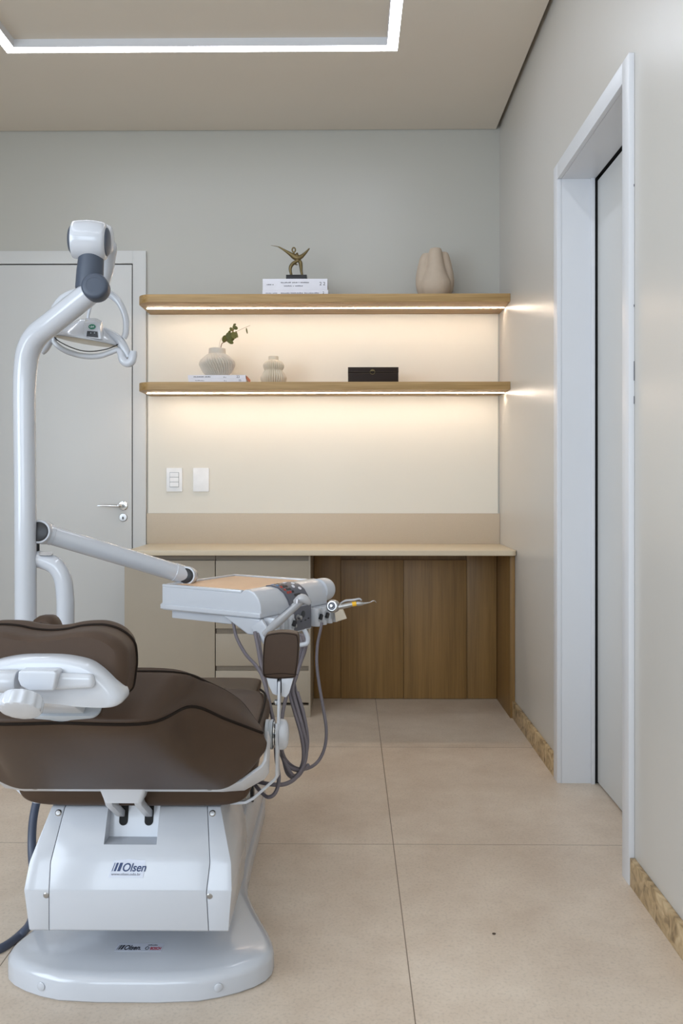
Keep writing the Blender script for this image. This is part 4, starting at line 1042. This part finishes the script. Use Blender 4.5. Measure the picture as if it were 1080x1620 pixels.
# instruments held by the console
ins = 'instruments hanging in the console holders'
p0, p1 = W(424, 998, 2.24), W(479, 948, 2.20)
t = thing('suction_handpiece', 'grey sleeved suction handpiece slanting across the control panel', 'dental instrument', tuple(p0))
dd = (p1 - p0)
bm = NB(); tube(bm, [tuple(p0 - dd * .12) + (.0075,), tuple(p0 + dd * .1) + (.010,), tuple(p0 + dd * .3) + (.0118,), tuple(p0 + dd * .6) + (.0105,), tuple(p0 + dd * .85) + (.0100,), tuple(p1) + (.009,)], .01, seg=18, smooth=4); obj('handle', bm, 'clear', t)
bm = NB(); tube(bm, [tuple(p1 - dd * .18 + Vector((-.002, 0, .006))) + (.0095,), tuple(p1 + Vector((-.002, 0, .002))) + (.0125,), tuple(p1 + Vector((.012, 0, -.006))) + (.0095,), tuple(p1 + Vector((.018, .002, -.012))) + (.006,)], .01, seg=16, smooth=4); hh_ = obj('head', bm, 'clear', t)
q_ = W(470, 951, 2.185); bm = NB(); tube(bm, [(q_.x, 2.188, q_.z + .004), (q_.x - .001, 2.184, q_.z - .006)], .0022, seg=10); obj('trigger', bm, 'paper', hh_)
bm = NB(); tube(bm, [tuple(p0 + dd * .28 + Vector((-.006, -.004, .006))), tuple(p0 + dd * .75 + Vector((-.006, -.004, .006)))], .0026, seg=8); obj('channel', bm, 'panel', t)

Yq = 2.44
c_ = W(527, 959, Yq)
t = thing('ultrasonic_scaler', 'silver scaler handpiece with a yellow band and bent fine tip', 'dental instrument', tuple(c_))
bm = NB(); lathe(bm, cat([(.011, .012), (.0165, .011), (.0185, .004), (.018, -.008), (.014, -.018)], 3)[::-1], c_, (-.35, -.9, .15)); kn_ = obj('ring_holder', bm, 'steel', t)
bm = NB(); lathe(bm, [(.0115, 0), (.011, .001), (.008, .0005)], c_ + Vector((-.35, -.9, .15)).normalized() * .012, (-.35, -.9, .15)); bm2 = obj('ring_face', bm, 'panel', kn_)
bm = NB(); lathe(bm, [(.005, 0), (.005, .0025), (.003, .003)], c_ + Vector((-.35, -.9, .15)).normalized() * .013, (-.35, -.9, .15)); obj('ring_hub', bm, 'chrome', kn_)
def SQ(a_, b_): return W(a_, b_, Yq - .005)
bm = NB(); tube(bm, [tuple(SQ(534, 960.5)) + (.0075,), tuple(SQ(541, 959.5)) + (.0076,), tuple(SQ(557, 956)) + (.0066,)], .007, seg=18); obj('handle', bm, 'steel', t)
bm = NB(); tube(bm, [tuple(SQ(557, 956)) + (.0070,), tuple(SQ(563.5, 955)) + (.0066,)], .007, seg=18); obj('band', bm, 'yellow', t)
bm = NB(); tube(bm, [tuple(SQ(563.5, 955)) + (.0064,), tuple(SQ(570, 955)) + (.006,), tuple(SQ(576, 954.6)) + (.0032,), tuple(SQ(584, 953.3)) + (.0014,), tuple(SQ(590, 950.5)) + (.0012,), tuple(SQ(593, 951)) + (.0009,), tuple(SQ(595, 953.5)) + (.0005,)], .005, seg=12, smooth=4); obj('tip', bm, 'steel', t)
bm = NB(); tube(bm, [tuple(SQ(538, 955)) + (.0018,), tuple(SQ(546, 950.5)) + (.003,), tuple(SQ(560, 949)) + (.0032,), tuple(SQ(568, 947.5)) + (.0030,), tuple(SQ(572, 950)) + (.002,)], .003, seg=10, smooth=4); obj('water_line', bm, 'clear', t)

# hoses from the console to under the chair
def hose(pts, r=.0048, m_='hose'):
    bm = NB(); tube(bm, [tuple(W(a_, b_, y_)) for a_, b_, y_ in pts], r * .82, seg=12, smooth=8); return obj('hose', bm, m_, un)
hose([(369, 985, 2.36), (374, 1008, 2.33), (388, 1034, 2.28), (407, 1056, 2.22), (418, 1080, 2.15), (428, 1120, 2.1), (434, 1160, 2.06), (437, 1200, 2.03), (441, 1230, 2.0), (436, 1253, 1.98), (424, 1261, 1.98), (410, 1250, 2.02), (395, 1230, 2.1)], .0056)
hose([(403, 1000, 2.30), (408, 1025, 2.27), (412, 1048, 2.24), (420, 1085, 2.18), (430, 1130, 2.14), (441, 1175, 2.1), (450, 1205, 2.08), (462, 1226, 2.08), (472, 1224, 2.10), (482, 1200, 2.12), (486, 1170, 2.14), (480, 1130, 2.17), (470, 1095, 2.2)], .0062)
hose([(408, 1002, 2.30), (414, 1040, 2.26), (424, 1100, 2.2), (433, 1140, 2.14), (446, 1195, 2.10), (456, 1220, 2.1), (468, 1230, 2.12), (480, 1215, 2.14), (485, 1185, 2.15), (482, 1150, 2.16), (472, 1110, 2.2), (465, 1080, 2.24)])
hose([(470, 1004, 2.33), (478, 1020, 2.31), (470, 1050, 2.27), (460, 1080, 2.2), (452, 1105, 2.16), (446, 1135, 2.12), (442, 1180, 2.08), (446, 1196, 2.08), (455, 1212, 2.08), (475, 1219, 2.1), (488, 1210, 2.12)], .0058)
hose([(474, 1004, 2.34), (482, 1022, 2.31), (470, 1065, 2.24), (463, 1090, 2.2), (470, 1120, 2.17), (478, 1150, 2.13), (484, 1180, 2.12), (482, 1205, 2.1), (470, 1228, 2.08), (452, 1240, 2.05), (430, 1241, 2.03), (405, 1236, 2.05)], .0062)
hose([(478, 1004, 2.36), (484, 1024, 2.32), (466, 1070, 2.25), (459, 1095, 2.2), (464, 1120, 2.17), (475, 1158, 2.12), (480, 1190, 2.1), (477, 1212, 2.1), (466, 1230, 2.1), (455, 1224, 2.09), (449, 1205, 2.08), (445, 1185, 2.08)], .0055)
hose([(509, 985, 2.42), (506, 1000, 2.41), (502, 1020, 2.40), (501, 1050, 2.36), (505, 1085, 2.32), (512, 1125, 2.27), (516, 1155, 2.24), (514, 1180, 2.22), (506, 1200, 2.20), (494, 1212, 2.17), (478, 1217, 2.14), (462, 1212, 2.1), (450, 1199, 2.08), (444, 1180, 2.07)], .0052)
# carrier box joining posts to the chair (hidden by the backrest)
bm = NB(); q_ = W(40, 1100, 2.3); box(bm, q_.x - .04, XC - .1, 2.24, 2.38, .26, .36); obj('carrier', bm, 'white2', ch, bevel=.01)
for q_ in (W(40.5, 1100, YL), W(103.5, 1100, YU)):
    bm = NB(); lathe(bm, [(.034, 0), (.034, .08), (.030, .09)], (q_.x, q_.y, .361), (0, 0, 1)); obj('post_socket', bm, 'white2', ch)

# grit on the floor
g = Wf(781, 1477)
bm = NB(); bmesh.ops.create_icosphere(bm, subdivisions=1, radius=.004, matrix=Matrix.Translation((g.x, g.y, .002)) @ Matrix.Diagonal((1.2, .8, .5, 1)))
tag(obj('pebble', bm, 'dust', base=(g.x, g.y, 0)), 'tiny dark grit speck on the open floor tile right of the chair', 'grit')

# ------------------------------------------------------------------ lights, world, camera
def area(name, loc, rot, sx, sy, energy, col):
    l = bpy.data.lights.new(name, 'AREA'); l.shape = 'RECTANGLE'; l.size = sx; l.size_y = sy; l.energy = energy; l.color = col
    o = bpy.data.objects.new(name, l); o.location = loc; o.rotation_euler = rot; C.objects.link(o); return o
area('window_daylight', ((WX0 + WX1) / 2, YN - .02, (WZ0 + WZ1) / 2), (math.radians(90), 0, 0), WX1 - WX0 - .1, WZ1 - WZ0 - .1, 48, (.77, .875, 1.0))
area('side_window_daylight', (XL + .02, (LY0 + LY1) / 2, (LZ0 + LZ1) / 2), (math.radians(90), 0, math.radians(-90)), LY1 - LY0 - .1, LZ1 - LZ0 - .1, 92, (.77, .875, 1.0))
w = bpy.data.worlds.new('world'); bpy.context.scene.world = w; w.use_nodes = True
bg_ = w.node_tree.nodes['Background']; bg_.inputs[0].default_value = (.75, .86, 1, 1); bg_.inputs[1].default_value = .6

cam = bpy.data.cameras.new('camera'); co = bpy.data.objects.new('camera', cam); C.objects.link(co)
cam.sensor_fit = 'VERTICAL'; cam.sensor_height = 36; cam.sensor_width = 24; cam.lens = F / 1620 * 36
cam.shift_x = (540 - CX) / 1620; cam.shift_y = -(810 - VY) / 1620
cam.clip_start = .02
co.location = (0, 0, H); co.rotation_euler = (math.radians(90), 0, YAW)
sc_ = bpy.context.scene; sc_.camera = co
sc_.view_settings.view_transform = 'Standard'; sc_.view_settings.look = 'None'
sc_.view_settings.exposure = 0.06; sc_.view_settings.gamma = 1
sc_.cycles.max_bounces = 10; sc_.cycles.diffuse_bounces = 6; sc_.cycles.use_denoising = True
sc_.cycles.sample_clamp_indirect = 6
